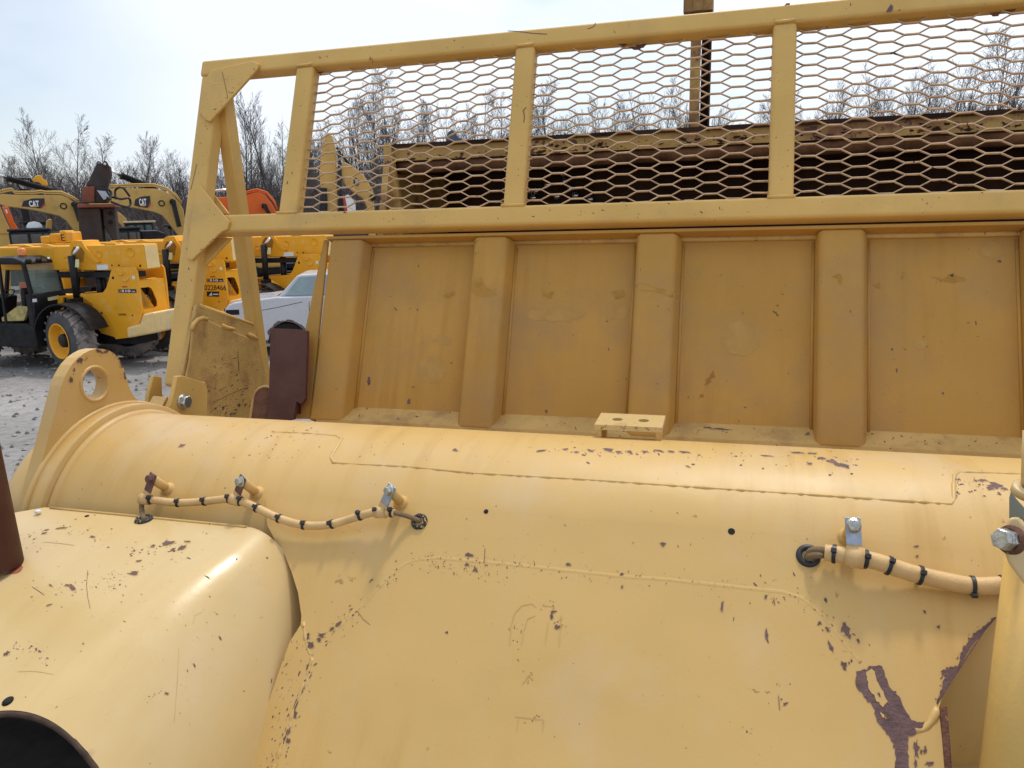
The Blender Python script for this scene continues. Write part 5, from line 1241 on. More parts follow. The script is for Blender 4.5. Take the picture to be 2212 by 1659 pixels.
def excavator(px, dist, label, boom_px, decal=None, cyl=None, cab=None, hood=None, paint='cat', foot=None, pipe=None, name='excavator', turn=0, grp='excavators parked in the back row'):
    fr = face_frame(px, dist, turn)
    root = thing(name, label, 'excavator', fr.m, grp)
    b = fr.xz(boom_px, 0)
    m_ = MB(fr); m_.prism(b, 0, .42); bo = build(m_, 'boom', M[paint], root, bevel=.03)
    if decal: cat_decal(fr, root, fr.xz(decal, 0), 0)
    if cyl:
        (a, r1), (b_, r2), (c, _) = cyl
        A, B, C_ = fr.y(*a, .2), fr.y(*b_, .2), fr.y(*c, .2)
        m_ = MB(fr); m_.tube([A, B], r1, 12); rd = build(m_, 'cylinder_rod', M['silver'], root)
        m_ = MB(fr); m_.tube([B, B + (C_ - B) * .06, B + (C_ - B) * .061, C_], [r2 * 1.25, r2 * 1.25, r2, r2], 14); build(m_, 'stick_cylinder', M['cyl'], root)
    if pipe:
        for k, dz in enumerate((0, .07)):
            P = [fr.y(a, b, .05) + Vector((0, 0, dz)) for a, b in pipe]; m_ = MB(fr); m_.tube([tuple(p) for p in P], .035, 8); build(m_, 'hydraulic_pipe', M[paint], bo, m=fr.m)
    fx = fr.y(*foot, 0).x if foot else b[0][0]
    # upper structure behind the boom foot
    if cab:
        q = fr.xz(cab, -1.3); x0, x1 = q[0][0], q[1][0]; z1 = q[0][1]
        m_ = MB(fr); m_.box(x0, x1, -1.3, -.35, 1.1, z1 - .10); cb = build(m_, 'cab', M['cab'], root, bevel=.06)
        m_ = MB(fr); m_.box(x0 - .03, x1 + .03, -1.33, -.32, z1 - .10, z1); build(m_, 'cab_roof', M['cab'], cb, bevel=.04, m=fr.m)
        w = x1 - x0
        for a, b2 in ((.06, .44), (.52, .80), (.84, .96)):
            m_ = MB(fr); m_.box(x0 + w * a, x0 + w * b2, -1.307, -1.301, z1 - 1.15, z1 - .2); build(m_, 'window', M['glass_dark'], cb, m=fr.m)
    if hood:
        q = fr.xz(hood, -1.1); x0, x1 = q[0][0], q[1][0]; z1 = q[0][1]
        m_ = MB(fr); m_.prism([(x0, z1 - .45), (x1, z1 - .45), (x1, z1 - .12), (x1 - .25, z1), (x0, z1)], -1.1, 1.1); build(m_, 'engine_hood', M['cyl'], root, bevel=.05)
        m_ = MB(fr); m_.box(x0, x1, -1.12, 1.12, 1.15, z1 - .46); build(m_, 'body_panel', M['counter'], root, bevel=.04)
    m_ = MB(fr); m_.box(fx - 1.6, fx + 3.6, -1.2, 1.2, .95, 1.15); m_.lathe((fx + .8, 0, .75), (0, 0, 1), [(0, .8), (.2, .8)], 24); build(m_, 'turntable', M['frame_black'], root)
    m_ = MB(fr); m_.box(fx + 2.6, fx + 3.7, -1.3, 1.3, 1.16, 2.1); build(m_, 'counterweight', M[paint], root, bevel=.12)
    for y in (-1.55, .95):
        m_ = MB(fr); P = [(-1.9, .45), (-1.6, .1), (1.6, .1), (1.9, .45), (1.6, .85), (-1.6, .85)]; m_.prism([(fx + .8 + a, c) for a, c in P], y, y + .6); build(m_, 'track', M['frame_black'], root, bevel=.08)
    return fr, root, bo
boomA = [(-70, 452), (-40, 436), (0, 420.6), (5, 419), (25, 420.6), (133, 421.9), (146, 427), (158, 435.8), (167, 442), (166, 451), (170, 477.6), (173.6, 511.8), (165, 507), (156, 493), (143, 476), (126.7, 466), (107.7, 461.8), (71, 453.5), (25, 447), (12.7, 446), (0, 441), (-40, 452)]
fA, eA, bA = excavator(100, 34, 'tan excavator with the leftmost arched boom, black decal on its side', boomA,
    [(46.9, 446), (50.7, 434.5), (69.7, 428.8), (95.7, 428.2), (97, 439.6), (87.4, 450.4), (60, 447)], (((-30, 366), .055), ((14, 385), .11), ((112, 412), 0)),
    [(16, 495), (107, 495)], [(107, 502), (150, 503)], foot=(172, 511), pipe=[(0, 417), (10, 414), (25, 411), (33, 418), (75, 418), (88, 416), (100, 418), (133, 418), (155, 428), (170, 437)])
boomB = [(190, 425), (205, 412), (229, 407), (332.5, 407), (359, 414), (374.5, 423), (388, 438), (396, 452), (402, 486), (405, 520), (390, 516), (383, 505), (373, 493), (360.5, 477), (350, 465), (332.5, 458), (289, 449), (245, 445.7), (210, 446), (190, 440)]
fB, eB, bB = excavator(300, 33, 'tan excavator with arched boom between the dark upright attachment and guard leg', boomB,
    [(289.6, 444), (292, 431), (304, 425), (324, 423), (325, 437), (318.5, 449), (303, 447)], (((228, 364), .06), ((261, 379), .12), ((337, 409), 0)),
    [(250, 491), (302, 491)], [(303, 499), (357, 499)], foot=(392, 518), pipe=[(236, 403), (250, 404), (290, 402), (333, 402), (360, 410), (380, 424), (392, 440)])
fC, eC, bC = excavator(262, 46, 'small far tan excavator boom seen under the middle boom', [(236, 452), (250, 455), (262, 462), (272, 472), (279, 484), (276, 500), (268, 496), (262, 486), (252, 477), (240, 474)],
    cab=[(268, 481), (292, 481)], hood=[(292, 487), (318, 487)], foot=(274, 490))
fD, eD, bD = excavator(560, 36, 'orange excavator boom showing between the guard leg and first guard post', [(440, 430), (470, 426), (527, 423), (545, 417), (559, 414.5), (573, 421), (587, 439), (598, 458), (604, 500), (590, 500), (575, 470), (540, 463), (440, 470)],
    cyl=(((440, 414), .055), ((505, 408), .12), ((545, 414), 0)), paint='orange', foot=(596, 495), pipe=[(500, 422), (530, 418), (556, 412), (576, 418), (592, 436), (600, 455)], cab=[(520, 497), (560, 497)])
q = fD.xz([(519, 439), (533, 437), (534, 453), (519, 455)], 0); m_ = MB(fD); m_.prism(q, -.012, -.002); dq = build(m_, 'decal', mat('decal_blue', (.16, .22, .32), .4), eD)
q = fD.xz([(527, 444), (532, 443), (532, 448), (527, 449)], 0); m_ = MB(fD); m_.prism(q, -.016, -.013); build(m_, 'decal_mark', M['white'], dq, m=fD.m)
c_ = fD.y(571, 445, -.02); m_ = MB(fD); m_.lathe(c_, (0, -1, 0), [(0, .13), (.35, .11), (.35, 0)], 16); m_.beam(c_ + Vector((0, -.3, 0)), fD.y(586, 470, -.3), .16, .16); build(m_, 'boom_cylinder_pin', M['cyl'], eD)
for fr, e, (px, py), (qx, qy) in ((fA, eA, (161, 442), (173, 478)), (fB, eB, (373, 436), (387, 490))):
    c_ = fr.y(px, py, -.02); m_ = MB(fr); m_.lathe(c_, (0, -1, 0), [(0, .12), (.35, .10), (.35, 0)], 16); m_.beam(c_ + Vector((0, -.3, 0)), fr.y(qx, qy, -.3), .15, .15); build(m_, 'boom_cylinder_pin', M['cyl'], e)
    c_ = fr.y(px - 24, py + 3, -.0); m_ = MB(fr); m_.lathe(c_, (0, -1, 0), [(0, .12), (.03, .12), (.03, .08), (0, .08)], 20); build(m_, 'lifting_ring', M['cyl'], e)
# leaning sticks at the left edge
frS = face_frame(10, 38)
sk = thing('excavator', 'slanting orange excavator seen at the left edge under the leftmost boom', 'excavator', frS.m)
m_ = MB(frS); m_.prism(frS.xz([(4, 446), (18, 447), (30, 478), (40, 496), (28, 500), (22, 490)], 0), 0, .4); m_.prism(frS.xz([(28, 494), (40, 494), (60, 640), (44, 640)], 0), .05, .35); so2 = build(m_, 'arm', M['orange'], sk, bevel=.03)
m_ = MB(frS); m_.prism(frS.xz([(10.5, 452), (14.5, 452), (17.5, 460), (13.5, 461)], 0), -.01, -.002); build(m_, 'white_marking', M['white'], so2, m=frS.m)
frS = face_frame(2, 37)
sk = thing('excavator', 'slanting tan excavator seen at the left edge beside the orange one', 'excavator', frS.m)
m_ = MB(frS); m_.prism(frS.xz([(-14, 440), (1, 447), (10, 470), (22, 495), (24, 505), (-2, 505), (-12, 470)], 0), 0, .4); m_.prism(frS.xz([(-2, 504), (22, 504), (24, 640), (0, 640)], 0), .05, .35); build(m_, 'arm', M['cat'], sk, bevel=.03)

# excavator seen through the mesh
fF = face_frame(745, 27)
eF = thing('excavator', 'tan excavator with raised stick seen through the left mesh panel', 'excavator', fF.m, 'excavators parked in the back row')
m_ = MB(fF); m_.prism(fF.xz([(702, 299), (720, 299), (727, 329), (729, 433), (729, 500), (708, 500), (707, 430), (692, 405), (690, 376), (696, 306)], 0), 0, .5); stk = build(m_, 'stick', M['cat'], eF, bevel=.03)
m_ = MB(fF)
for y in (.02, .36): m_.prism(fF.xz([(701, 304), (703, 293), (708, 291), (717, 292), (720, 304)], y), y, y + .1)
build(m_, 'stick_ear', M['cat'], stk, bevel=.02, m=fF.m)
m_ = MB(fF); m_.prism(fF.xz([(736, 356), (745, 350), (757, 356), (784, 377), (797, 396), (806, 412), (809, 452), (812, 520), (798, 520), (794, 449), (784, 428), (760, 412), (746, 400), (738, 380)], 0), 0, .5); bf = build(m_, 'boom', M['cat'], eF, bevel=.03)
q = fF.xz([(764, 386), (768, 383.5), (776, 390), (775, 400), (770, 402), (763.5, 396)], 0); cat_decal(fF, eF, q, 0)
m_ = MB(fF); m_.tube([fF.y(728, 318, .2), fF.y(738, 340, .2)], .05, 10); m_.tube([fF.y(738, 334, .2), fF.y(775, 378, .2), fF.y(800, 402, .2)], .05, 10); build(m_, 'stick_cylinder', M['cyl'], eF)
m_ = MB(fF); m_.tube([fF.y(698, 406, -.1), fF.y(697, 500, -.1)], .14, 14); m_.lathe(fF.y(805, 427, -.02), (0, -1, 0), [(0, .12), (.3, .1), (.3, 0)], 14); build(m_, 'bucket_cylinder', M['cyl'], eF)
for k in range(3):
    m_ = MB(fF); m_.tube([tuple(p) for p in smooth([fF.y(727 + k * 2, 330, -.08), fF.y(732 + k * 2, 345 + 6 * k, -.1), fF.y(730 + k * 3, 400, -.1), fF.y(733 + k * 4, 455, -.1)], 5)], .03, 8); build(m_, 'hydraulic_hose', M['black'], eF)
m_ = MB(fF); m_.prism(fF.xz([(744, 424), (752, 420), (762, 430), (768, 442), (769, 470), (750, 470)], -.2), -.25, -.18); build(m_, 'white_guard', M['white'], eF, bevel=.03)
m_ = MB(fF); m_.prism(fF.xz([(741, 420), (744, 421), (750, 446), (752, 470), (746, 470)], -.2), -.25, -.18); build(m_, 'red_stripe', M['decal_red'], eF)
m_ = MB(fF); m_.box(-1.5, 3.5, .7, 3.2, .95, 2.3); build(m_, 'body', M['cat'], eF, bevel=.1)
m_ = MB(fF); m_.box(-2, 3, .4, 3.4, .1, .9); build(m_, 'track', M['frame_black'], eF, bevel=.1)

# dark demolition attachment standing upright
fG = face_frame(210, 25, R_(-8))
gp_ = thing('shear_attachment', 'tall dark steel attachment standing upright with a rust-brown block and twin ears on top', 'attachment', fG.m)
m_ = MB(fG); m_.prism(fG.xz([(184, 402), (194, 384), (205, 360), (209, 352), (226, 352), (236, 358), (238, 377), (229, 405)], 0), 0, .5); up_ = build(m_, 'neck', M['grapple'], gp_, bevel=.03)
for a in (0, .38):
    m_ = MB(fG); m_.prism(fG.xz([(206, 362), (209, 350), (213, 347), (217, 350), (221, 362)] if a else [(222, 362), (223, 350), (227, 346), (231, 350), (237, 362)], a), a - .01, a + .12); e_ = build(m_, 'ear', M['grapple'], up_, bevel=.015, m=fG.m)
    c_ = fG.y(213.5 if a else 226.5, 354, a - .02); m_ = MB(fG); m_.lathe(c_, (0, -1, 0), [(0, .035), (.004, .035), (.0041, 0)], 14); build(m_, 'eye', M['white'], up_, m=fG.m)
m_ = MB(fG); m_.prism(fG.xz([(178.5, 404), (204, 402), (204, 438), (177, 438)], -.08), -.10, .62); build(m_, 'rusty_block', M['grapple_rust'], gp_, bevel=.02)
m_ = MB(fG); m_.prism(fG.xz([(204.5, 402), (229, 405), (236, 420), (229, 438), (204.5, 438)], -.02), -.02, .62); build(m_, 'block', M['grapple'], gp_, bevel=.02)
m_ = MB(fG); m_.box(*[fG.y(a, 440, -.2).x for a in (167, 248)], -.3, .8, fG.y(210, 448, -.2).z, fG.y(210, 441, -.2).z); build(m_, 'flange', M['grapple_rust'], gp_, bevel=.015)
q = fG.xz([(168, 449), (215, 449), (222, 520), (172, 520)], -.1); zb_g = 0.0
m_ = MB(fG); m_.prism([q[0], q[1], (q[2][0], q[2][1]), (q[2][0], .0), (q[3][0], .0), (q[3][0], q[3][1])], -.12, .7); body_g = build(m_, 'body', M['grapple'], gp_, bevel=.03)
q = fG.xz([(219, 449), (246, 449), (252, 515), (240, 515), (222, 488)], -.1)
m_ = MB(fG); m_.prism([q[0], q[1], q[2], (q[2][0], 0), (q[3][0], 0), q[3], q[4]], .05, .7); build(m_, 'jaw', M['grapple'], gp_, bevel=.03)
for a, b in ((239, 461), (239, 480)):
    m_ = MB(fG); m_.lathe(fG.y(a, b, .04), (0, -1, 0), [(0, .06), (.006, .06), (.0061, 0)], 16); build(m_, 'bolt_hole', M['void'], body_g, m=fG.m)
m_ = MB(fG); m_.prism(fG.xz([(209, 411), (228, 413), (238, 428), (224, 432)], -.12), -.14, -.10); build(m_, 'grey_plate', M['zinc'], gp_, bevel=.01)
for pts in ([(230, 428), (245, 426), (262, 430), (278, 428), (282, 440), (276, 447), (262, 444), (240, 436)], [(250, 430), (249, 412), (258, 405), (268, 408), (280, 424)], [(232, 408), (240, 416), (238, 432)]):
    m_ = MB(fG); m_.tube([tuple(p) for p in smooth([fG.y(a, b, -.15 + .1 * math.sin(i * 2)) for i, (a, b) in enumerate(pts)], 6)], .032, 8); build(m_, 'hydraulic_hose', M['black'], gp_)

# lift platform head with rack, far back on the left
fI = face_frame(85, 44)
it = thing('lift_platform', 'far black rack and orange-yellow hood rising above the leftmost excavator boom', 'lift platform', fI.m)
m_ = MB(fI); m_.prism(fI.xz([(70, 387), (77, 380), (83, 378), (89, 379), (94, 387), (100, 391), (104, 396), (104, 401), (88, 400), (72, 394)], 0), 0, .7); build(m_, 'hood', M['jcb'], it, bevel=.04)
for k in range(6):
    x = 41 + k * 4.6; m_ = MB(fI); m_.tube([fI.y(x, 385.5, -.1), fI.y(x + 2.2, 393, -.1)], .028, 6); build(m_, 'rack_bar', M['cyl'], it)
m_ = MB(fI)
for a, b in (((39, 386), (66, 386)), ((39, 386), (42, 394)), ((42, 394), (84, 395)), ((66, 386), (71, 395)), ((84, 395), (88, 400)), ((37, 398), (46, 413)), ((44, 409), (64, 410))): m_.tube([fI.y(*a, -.1), fI.y(*b, -.1)], .045, 6)
build(m_, 'rack_frame', M['cyl'], it)
m_ = MB(fI); m_.beam(fI.y(46, 410, .2), Vector((fI.y(46, 410, .2).x, .2, 0)), .3, .3, (0, 1, 0)); m_.box(fI.y(46, 410).x - 1.2, fI.y(46, 410).x + 2.6, -.8, 1.4, .3, 1.5); build(m_, 'mast', M['cyl'], it)

# low machines behind: canopies and counterweights just over the telehandlers
def low_machine(px0, px1, py, dist, label, roofm, bodym, extra=None):
    fr = face_frame((px0 + px1) / 2, dist); r = thing('tracked_machine', label, 'machine', fr.m, 'dark machines in the back row')
    a, b = fr.y(px0, py, 0), fr.y(px1, py, 0); z = a.z; w = b.x - a.x
    m_ = MB(fr); m_.box(a.x - .05, b.x + .05, 0, 1.5, z - .09, z); build(m_, 'canopy', roofm, r, bevel=.02)
    m_ = MB(fr); m_.box(a.x + .1, b.x - .1, .1, 1.4, z - 1.2, z - .1); build(m_, 'cab', M['cab'], r, bevel=.05)
    for k in range(3):
        m_ = MB(fr); m_.box(a.x + w * (.12 + .28 * k), a.x + w * (.32 + .28 * k), .08, .095, z - .75, z - .2); build(m_, 'window', bodym, r)
    m_ = MB(fr); m_.box(a.x - .3, b.x + .8, -.1, 1.8, .6, z - 1.2); build(m_, 'body', M['cat'], r, bevel=.08)
    m_ = MB(fr); m_.box(a.x - .5, b.x + .9, -.3, 2.0, .0, .6); build(m_, 'track', M['frame_black'], r, bevel=.1)
low_machine(268, 334, 478, 42, 'far machine with tan canopy bar and teal glass, right of the dark attachment', M['counter'], M['teal'])
low_machine(44, 110, 479, 43, 'far dark machine behind the leftmost excavator cab', M['cyl'], M['glass_dark'])
low_machine(356, 386, 486, 40, 'far dark machine below the middle excavator boom foot', M['cyl'], M['glass_dark'])
low_machine(560, 680, 502, 40, 'far dark machine low behind the ribbed apron top', M['silver'], M['teal'])
fK = face_frame(980, 40)
kt = thing('machine_cab', 'far blue-grey machine top peeping over the bowl beam behind the left mesh panel', 'machine', fK.m)
m_ = MB(fK); m_.prism(fK.xz([(962, 312), (964, 296), (968, 285), (978, 279), (984, 286), (990, 296), (1003, 303), (1006, 316)], 0), 0, 1.2); build(m_, 'cab_top', mat('blue_grey_cab', (.05, .07, .11), .4), kt, bevel=.05)
q = fK.xz([(962, 312), (1006, 312)], 0); m_ = MB(fK); m_.box(q[0][0], q[1][0], 0, 1.2, .0, q[0][1] - .002); build(m_, 'cab_body', M['cab'], kt)
for e, ff, px in ((eA, fA, 77), ):
    m_ = MB(ff); c_ = ff.y(75, 492, .3); m_.lathe(c_, (0, 0, 1), [(0, .26), (.1, .25), (.2, .17), (.24, 0)], 24); build(m_, 'white_dome', M['white'], e)
    m_ = MB(ff); m_.prism(ff.xz([(99, 496), (100, 478), (106, 472), (112, 474), (112, 496)], .8), .8, 1.3); build(m_, 'upright_panel', M['cat'], e, bevel=.04)

# ================================================================== white car
fV = face_frame(590, 17.6, R_(-10))
car = thing('car', 'old white car with a rusted front wheel arch between guard brace and apron', 'car', fV.m)
X0c = fV.y(483, 690, 0).x
prof = fV.xz([(484, 722), (482, 706), (483, 680), (486, 667), (493, 659), (503, 654), (530, 650), (557, 647), (599, 641.5), (605, 642)], 0)
belt = fV.xz([(605, 642), (668, 652)], 0)
xe_ = prof[-1][0]; zb2 = .32
tail = [(xe_ + 3.0, prof[-1][1] - .03), (xe_ + 3.1, .75), (xe_ + 3.1, zb2)]
ac = fV.y(622, 735, 0); ar = abs(fV.y(663, 735, 0).x - ac.x) * 1.0
aw = [(ac.x + ar * math.cos(t), .36 + ar * 1.0 * math.sin(t) + rc.uniform(-.006, .012)) for t in [math.pi * k / 18 for k in range(0, 19)]]
aw = [(x, max(zb2, z)) for x, z in aw]
ac2 = ac.x + 2.75; aw2 = [(ac2 + .36 * math.cos(t), max(zb2, .34 + .36 * math.sin(t))) for t in [math.pi * k / 12 for k in range(13)]]
m_ = MB(fV); m_.prism(prof + tail + aw2 + aw + [(prof[0][0] + .02, zb2)], 0, 1.72); body = build(m_, 'body', M['car'], car, bevel=.045, seg=4)
gh = fV.xz([(600, 642), (641, 596), (650, 590.5), (700, 588)], .16)
m_ = MB(fV); m_.prism([gh[0], gh[1], (gh[1][0] + .10, gh[1][1] + .03), (gh[3][0] + .9, gh[1][1] + .05), (gh[3][0] + 1.5, gh[0][1] - .02)], .16, 1.56); gho = build(m_, 'roof', M['car'], car, bevel=.05, seg=4)
wx0, wz0 = gh[0]; wx1, wz1 = gh[1]
m_ = MB(fV); d_ = Vector((wx1 - wx0, 0, wz1 - wz0)); n2 = Vector((-d_.z, 0, d_.x)).normalized() * .006
a = Vector((wx0, 0, wz0)) + d_ * .06 + n2; b = Vector((wx0, 0, wz0)) + d_ * .93 + n2
m_.add([(a.x, .22, a.z), (a.x, 1.50, a.z), (b.x, 1.42, b.z), (b.x, .30, b.z)], [[0, 1, 2, 3]]); build(m_, 'windscreen', M['car_glass'], car)
m_ = MB(fV); m_.prism([(wx0 + .16, wz0 + .03), (wx1 + .06, wz1 - .03), (wx1 + .75, wz1 - .02), (wx1 + .75, wz0 + .03)], .150, .158); build(m_, 'side_window', M['car_glass'], car)
m_ = MB(fV); q = fV.xz([(487, 669), (516, 667), (516, 681), (486, 682)], 0); m_.box(prof[2][0] - .012, prof[2][0] + .02, .15, 1.55, q[3][1], q[0][1]); m_.box(q[0][0] - .0, q[1][0], -.006, .05, q[3][1] + .01, q[0][1] - .01); build(m_, 'grille', M['cab'], car)
m_ = MB(fV); m_.box(prof[2][0] - .05, prof[2][0] + .25, -.02, 1.74, .44, .58); build(m_, 'bumper', M['car'], car, bevel=.03)
m_ = MB(fV); m_.prism([(x, z) for x, z in aw[2:-2]] + [(aw[-3][0] - .03, aw[-3][1]), *[(ac.x + (ar + .05 + .022 * math.sin(k * 1.1)) * math.cos(math.pi * k / 36), .36 + (ar + .045 + .018 * math.sin(k * .9) + .012 * math.sin(k * 2.3)) * math.sin(math.pi * k / 36)) for k in range(32, 4, -1)]], -.003, .0); build(m_, 'rusted_arch', M['car_rust'], car)
m_ = MB(fV); m_.prism([(ac.x + ar * 1.05 * math.cos(t), .30 + ar * 1.05 * math.sin(t)) for t in [math.pi * k / 14 for k in range(15)]], .03, .4); build(m_, 'wheel_well', M['void'], car)
for x in (ac.x, ac2):
    for y, o_ in ((.03, -1), (1.70, 1)):
        m_ = MB(fV); m_.lathe((x, y, .31), (0, o_, 0), [(-.2, .2), (-.19, .31), (-.02, .31), (0, .28), (0, .2)], 32); w_o = build(m_, 'wheel', M['sidewall'], car)
        m_ = MB(fV); m_.lathe((x, y - .0 * o_, .31), (0, o_, 0), [(-.01, .2), (.0, .19), (-.03, .15), (-.01, .05), (-.01, 0)], 24); build(m_, 'hubcap', M['silver'], w_o, m=fV.m)
for pts in ([(561, 671), (600, 664), (653, 652)], [(668, 652), (668, 700)]):
    m_ = MB(fV); m_.tube([(p.x, -.001, p.z) for p in (fV.y(a, b, 0) for a, b in pts)], .006, 6); build(m_, 'panel_line', M['cyl'], car)
m_ = MB(fV); m_.tube([(wx0 - .02, .3, wz0 + .02), (wx0 + .02, .9, wz0 + .045)], .012, 6); m_.tube([(wx0 - .02, .9, wz0 + .02), (wx0 + .02, 1.45, wz0 + .045)], .012, 6); build(m_, 'wiper', M['black'], car)
m_ = MB(fV); m_.prism([(aw[0][0], .42), (aw[0][0] + .0, .40), (aw[-1][0], .40), (aw[-1][0], .42)], -.004, 0); 

# ================================================================== bare trees and brush
def gen_tree(seed, h, spread=.5, dens=1.0, trunks=1):
    """leafless tree: trunk in one mesh, ascending limbs, branches and twigs in another"""
    r = random.Random(seed); tk = MB(); cr = MB()
    def branch(p, d, L, rad, lvl):
        n = (6, 5, 4, 3)[min(lvl, 3)]; pts = [p.copy()]; dd = d.copy(); q = p.copy()
        for i in range(n):
            wob = (.05, .12, .16, .16)[min(lvl, 3)]
            dd = (dd + Vector((r.gauss(0, wob), r.gauss(0, wob), r.gauss(0, wob * .5) + (.10 if lvl else .05)))).normalized(); q = q + dd * L / n; pts.append(q.copy())
        rs = [max(.0065, rad * (1 - .85 * i / n)) for i in range(n + 1)]
        (tk if lvl < 1 else cr).tube(pts, rs, 5 if lvl == 0 else 3, cap=False)
        if lvl >= 3: return
        kids = int({0: 17, 1: 9, 2: 6}[lvl] * dens)
        for k in range(kids):
            t = (.18 + .80 * (k + r.random()) / kids) if lvl == 0 else .15 + .8 * (k + r.random()) / kids
            i = min(n - 1, int(t * n)); base = pts[i].lerp(pts[i + 1], t * n - i)
            ax = (pts[i + 1] - pts[i]).normalized()
            side = Matrix.Rotation(r.uniform(0, 6.283), 3, ax) @ ax.orthogonal().normalized()
            nd = (ax + side * spread * r.uniform(.7, 1.5) * (1.35 if lvl else 1.1)).normalized()
            sc = (.46 * (1.12 - t * .85) if lvl == 0 else .48 * (1.15 - t * .6)) * r.uniform(.65, 1.3)
            branch(base, nd, L * sc, rad * (1 - .8 * t) * .5, lvl + 1)
    for k in range(trunks):
        a = r.uniform(0, 6.3); off_ = Vector((math.cos(a), math.sin(a), 0)) * (.35 if trunks > 1 else 0)
        branch(off_, Vector((off_.x * .26, off_.y * .26, 1)).normalized(), h * r.uniform(.86, 1), h * .0095, 0)
    return tk, cr
protos = []
for i, (seed, spread, dens, tr) in enumerate(((3, .55, 1.0, 1), (8, .42, .85, 2), (21, .75, 1.0, 1), (34, .48, .75, 3), (55, .62, 1.05, 1), (77, .40, .95, 1))):
    tk, cr = gen_tree(seed, 10, spread, dens, tr)
    o = thing('bare_tree', 'tmp', 'tree', Matrix.Identity(4)); o['_h'] = 10.0
    build(tk, 'trunk', M['bark_pale'] if i % 2 == 0 else M['bark'], o, recalc=False); build(cr, 'crown', M['bark'], o, recalc=False)
    zs_ = [v.z for v in cr.v]; zs_.sort(); hh = zs_[-max(1, len(zs_) // 200)]
    protos.append([o, hh, False])
rt_ = random.Random(9)
def plant(k, px, py, dist, label, group):
    pr = protos[k]; rr0 = ray(px, py); s = dist / math.hypot(rr0.x, rr0.y); p = CAM + rr0 * s
    m = Matrix.Translation((p.x, p.y, 0)) @ Matrix.Rotation(rt_.uniform(0, 6.28), 4, 'Z') @ Matrix.Scale(p.z / pr[1], 4)
    if not pr[2]: pr[2] = True; o = pr[0]; o.matrix_world = m
    else: o = copy_tree(pr[0], m)
    if '_h' in o: del o['_h']
    o['label'] = label; o['group'] = group
    return o
GT = 'bare trees standing along the edge of the wood'
named = [(0, 85, 243, 62, 'tall pale bare tree with fine spreading twigs, leftmost of the two tallest on the left'),
         (4, 142, 250, 64, 'tall bare tree just right of the tallest pale one, above the leftmost tan boom'),
         (2, 22, 335, 66, 'low wide bare tree at the left edge of the picture'),
         (2, 222, 292, 70, 'wide-crowned bare tree above the dark upright attachment'),
         (5, 283, 288, 72, 'slim bare tree left of the guard leg, above the middle tan boom'),
         (0, 332, 290, 70, 'bare tree with crooked top just left of the guard leg'),
         (3, 392, 330, 74, 'bushy bare tree hidden partly by the guard leg'),
         (1, 508, 205, 62, 'tall many-stemmed bare tree in the gap left of the first guard post'),
         (5, 563, 205, 60, 'tall straight bare tree right of the many-stemmed one in the guard gap'),
         (4, 596, 262, 66, 'dense bare tree touching the first guard post'),
         (2, 2165, 58, 40, 'large dark bare tree at the right edge behind the mesh'),
         (3, 2128, 95, 42, 'branchy dark bare tree next to the large one at the right edge'),
         (1, 1930, 135, 62, 'fine pale bare tree in the right mesh panel, left of the dark trees'),
         (4, 2020, 165, 66, 'lower bare tree between the fine pale one and the dark trees on the right')]
for k, a, b, d, l in named: plant(k, a, b, d, l, GT)
for i in range(64):
    px = 640 + i * 25.5 + rt_.uniform(-10, 10)
    env = 205 + 26 * math.sin(px * .021) + 18 * math.sin(px * .051 + 1)
    if px < 760: env += 50
    if px > 1560: env += 25
    if px > 1760: env -= 45
    plant(rt_.choice((0, 1, 2, 3, 4, 5)), px, env + rt_.uniform(-12, 22), rt_.uniform(66, 92), 'thin bare tree seen through the rusty mesh', 'bare trees behind the mesh')
for i in range(30):
    px = -60 + i * 23 + rt_.uniform(-8, 8)
    plant(rt_.choice((0, 1, 3, 4, 5)), px, 352 + rt_.uniform(-20, 22) - (20 if 430 < px < 620 else 0), rt_.uniform(72, 90), 'lower bare tree rising out of the brush behind the machines', 'lower bare trees behind the machines')
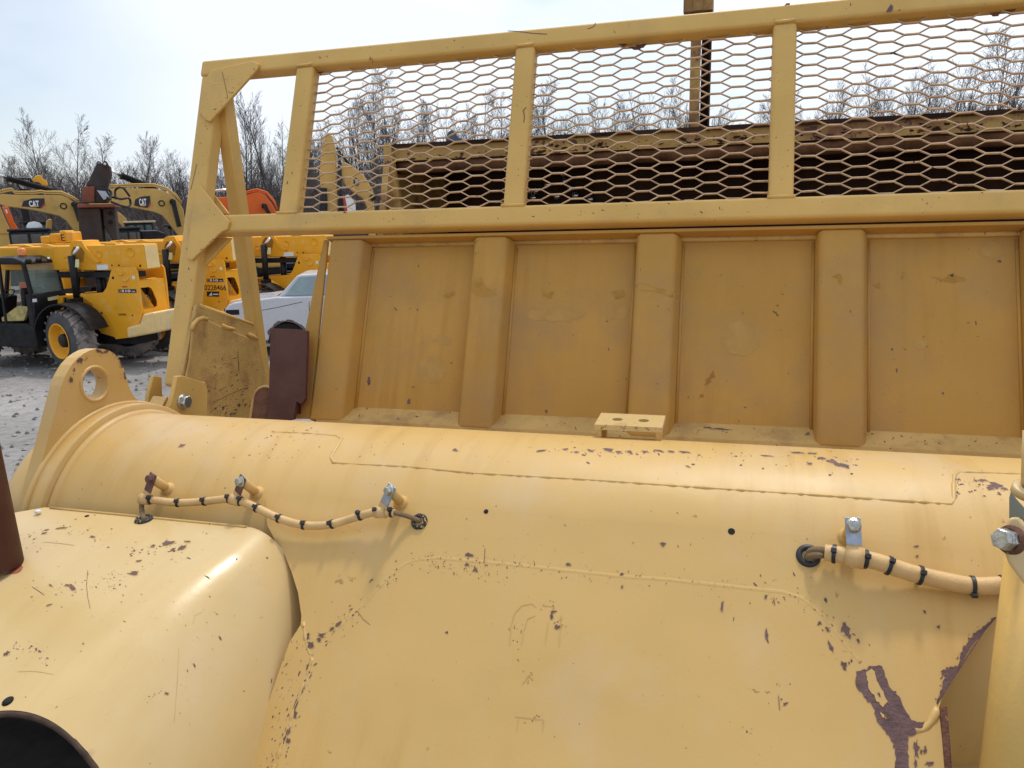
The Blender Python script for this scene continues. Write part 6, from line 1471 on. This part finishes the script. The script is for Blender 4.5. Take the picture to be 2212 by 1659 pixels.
for pr in protos:
    if not pr[2]:
        for c in list(pr[0].children): D.objects.remove(c)
        D.objects.remove(pr[0])
# dense brush: one mass of stems and twigs
br = MB(); rb2 = random.Random(12)
def stick(p, d, L, r0):
    q = p + d * L; u = d.orthogonal().normalized() * r0; w = d.cross(u).normalized() * r0
    br.add([p + u, p - u * .5 + w * .87, p - u * .5 - w * .87, q], [[0, 1, 3], [1, 2, 3], [2, 0, 3]])
for i in range(7800):
    px = rb2.uniform(-160, 2420); dist = rb2.uniform(54, 104)
    v = hdir(px) ; p = CAM + v * dist / max(.3, 1); p.z = 0
    k = math.sin(px * .013) * .6 + math.sin(px * .047) * .4
    hgt = (6.3 + k * 1.0 + rb2.gauss(0, .9)) * (dist / 80) * (1.0 if px < 640 else (1.35 if px < 1700 else 1.2))
    d0 = Vector((rb2.gauss(0, .07), rb2.gauss(0, .07), 1)).normalized()
    stick(p, d0, hgt, .045)
    for j in range(11):
        t = rb2.uniform(.1, .95); b = p + d0 * hgt * t; a = rb2.uniform(0, 6.28)
        dd = Vector((math.cos(a) * .6, math.sin(a) * .6, rb2.uniform(.5, 1.1))).normalized(); L_ = hgt * rb2.uniform(.12, .30) * (1.15 - t * .6)
        stick(b, dd, L_, .020)
        stick(b + dd * L_ * .5, (dd + Vector((rb2.gauss(0, .5), rb2.gauss(0, .5), .2))).normalized(), L_ * .6, .013)
props(build(br, 'brush', M['brush'], recalc=False), 'dense grey-brown leafless brush of the wood behind the yard', 'brush', kind='stuff')
# rising ground under the wood
hg = MB()
def hill(u, v):
    px = -500 + 3300 * u; d = hdir(px); dist = 58 + 190 * v
    k = max(0, (px - 1850) / 400); hgt = (2.4 + 7.5 * v) * (1 + .15 * math.sin(px * .01)) + min(1.4, k) * 5.0 * min(1, v * 3)
    p = CAM + d * dist; return (p.x, p.y, -.3 + min(v * 8, 1) * hgt + noise.noise(Vector((p.x * .08, p.y * .08, 0))) * 1.3)
hg.grid(hill, 120, 40)
props(build(hg, 'hillside', M['hill'], recalc=False), kind='structure')
# grey shed roof / bank showing at the right over the beam
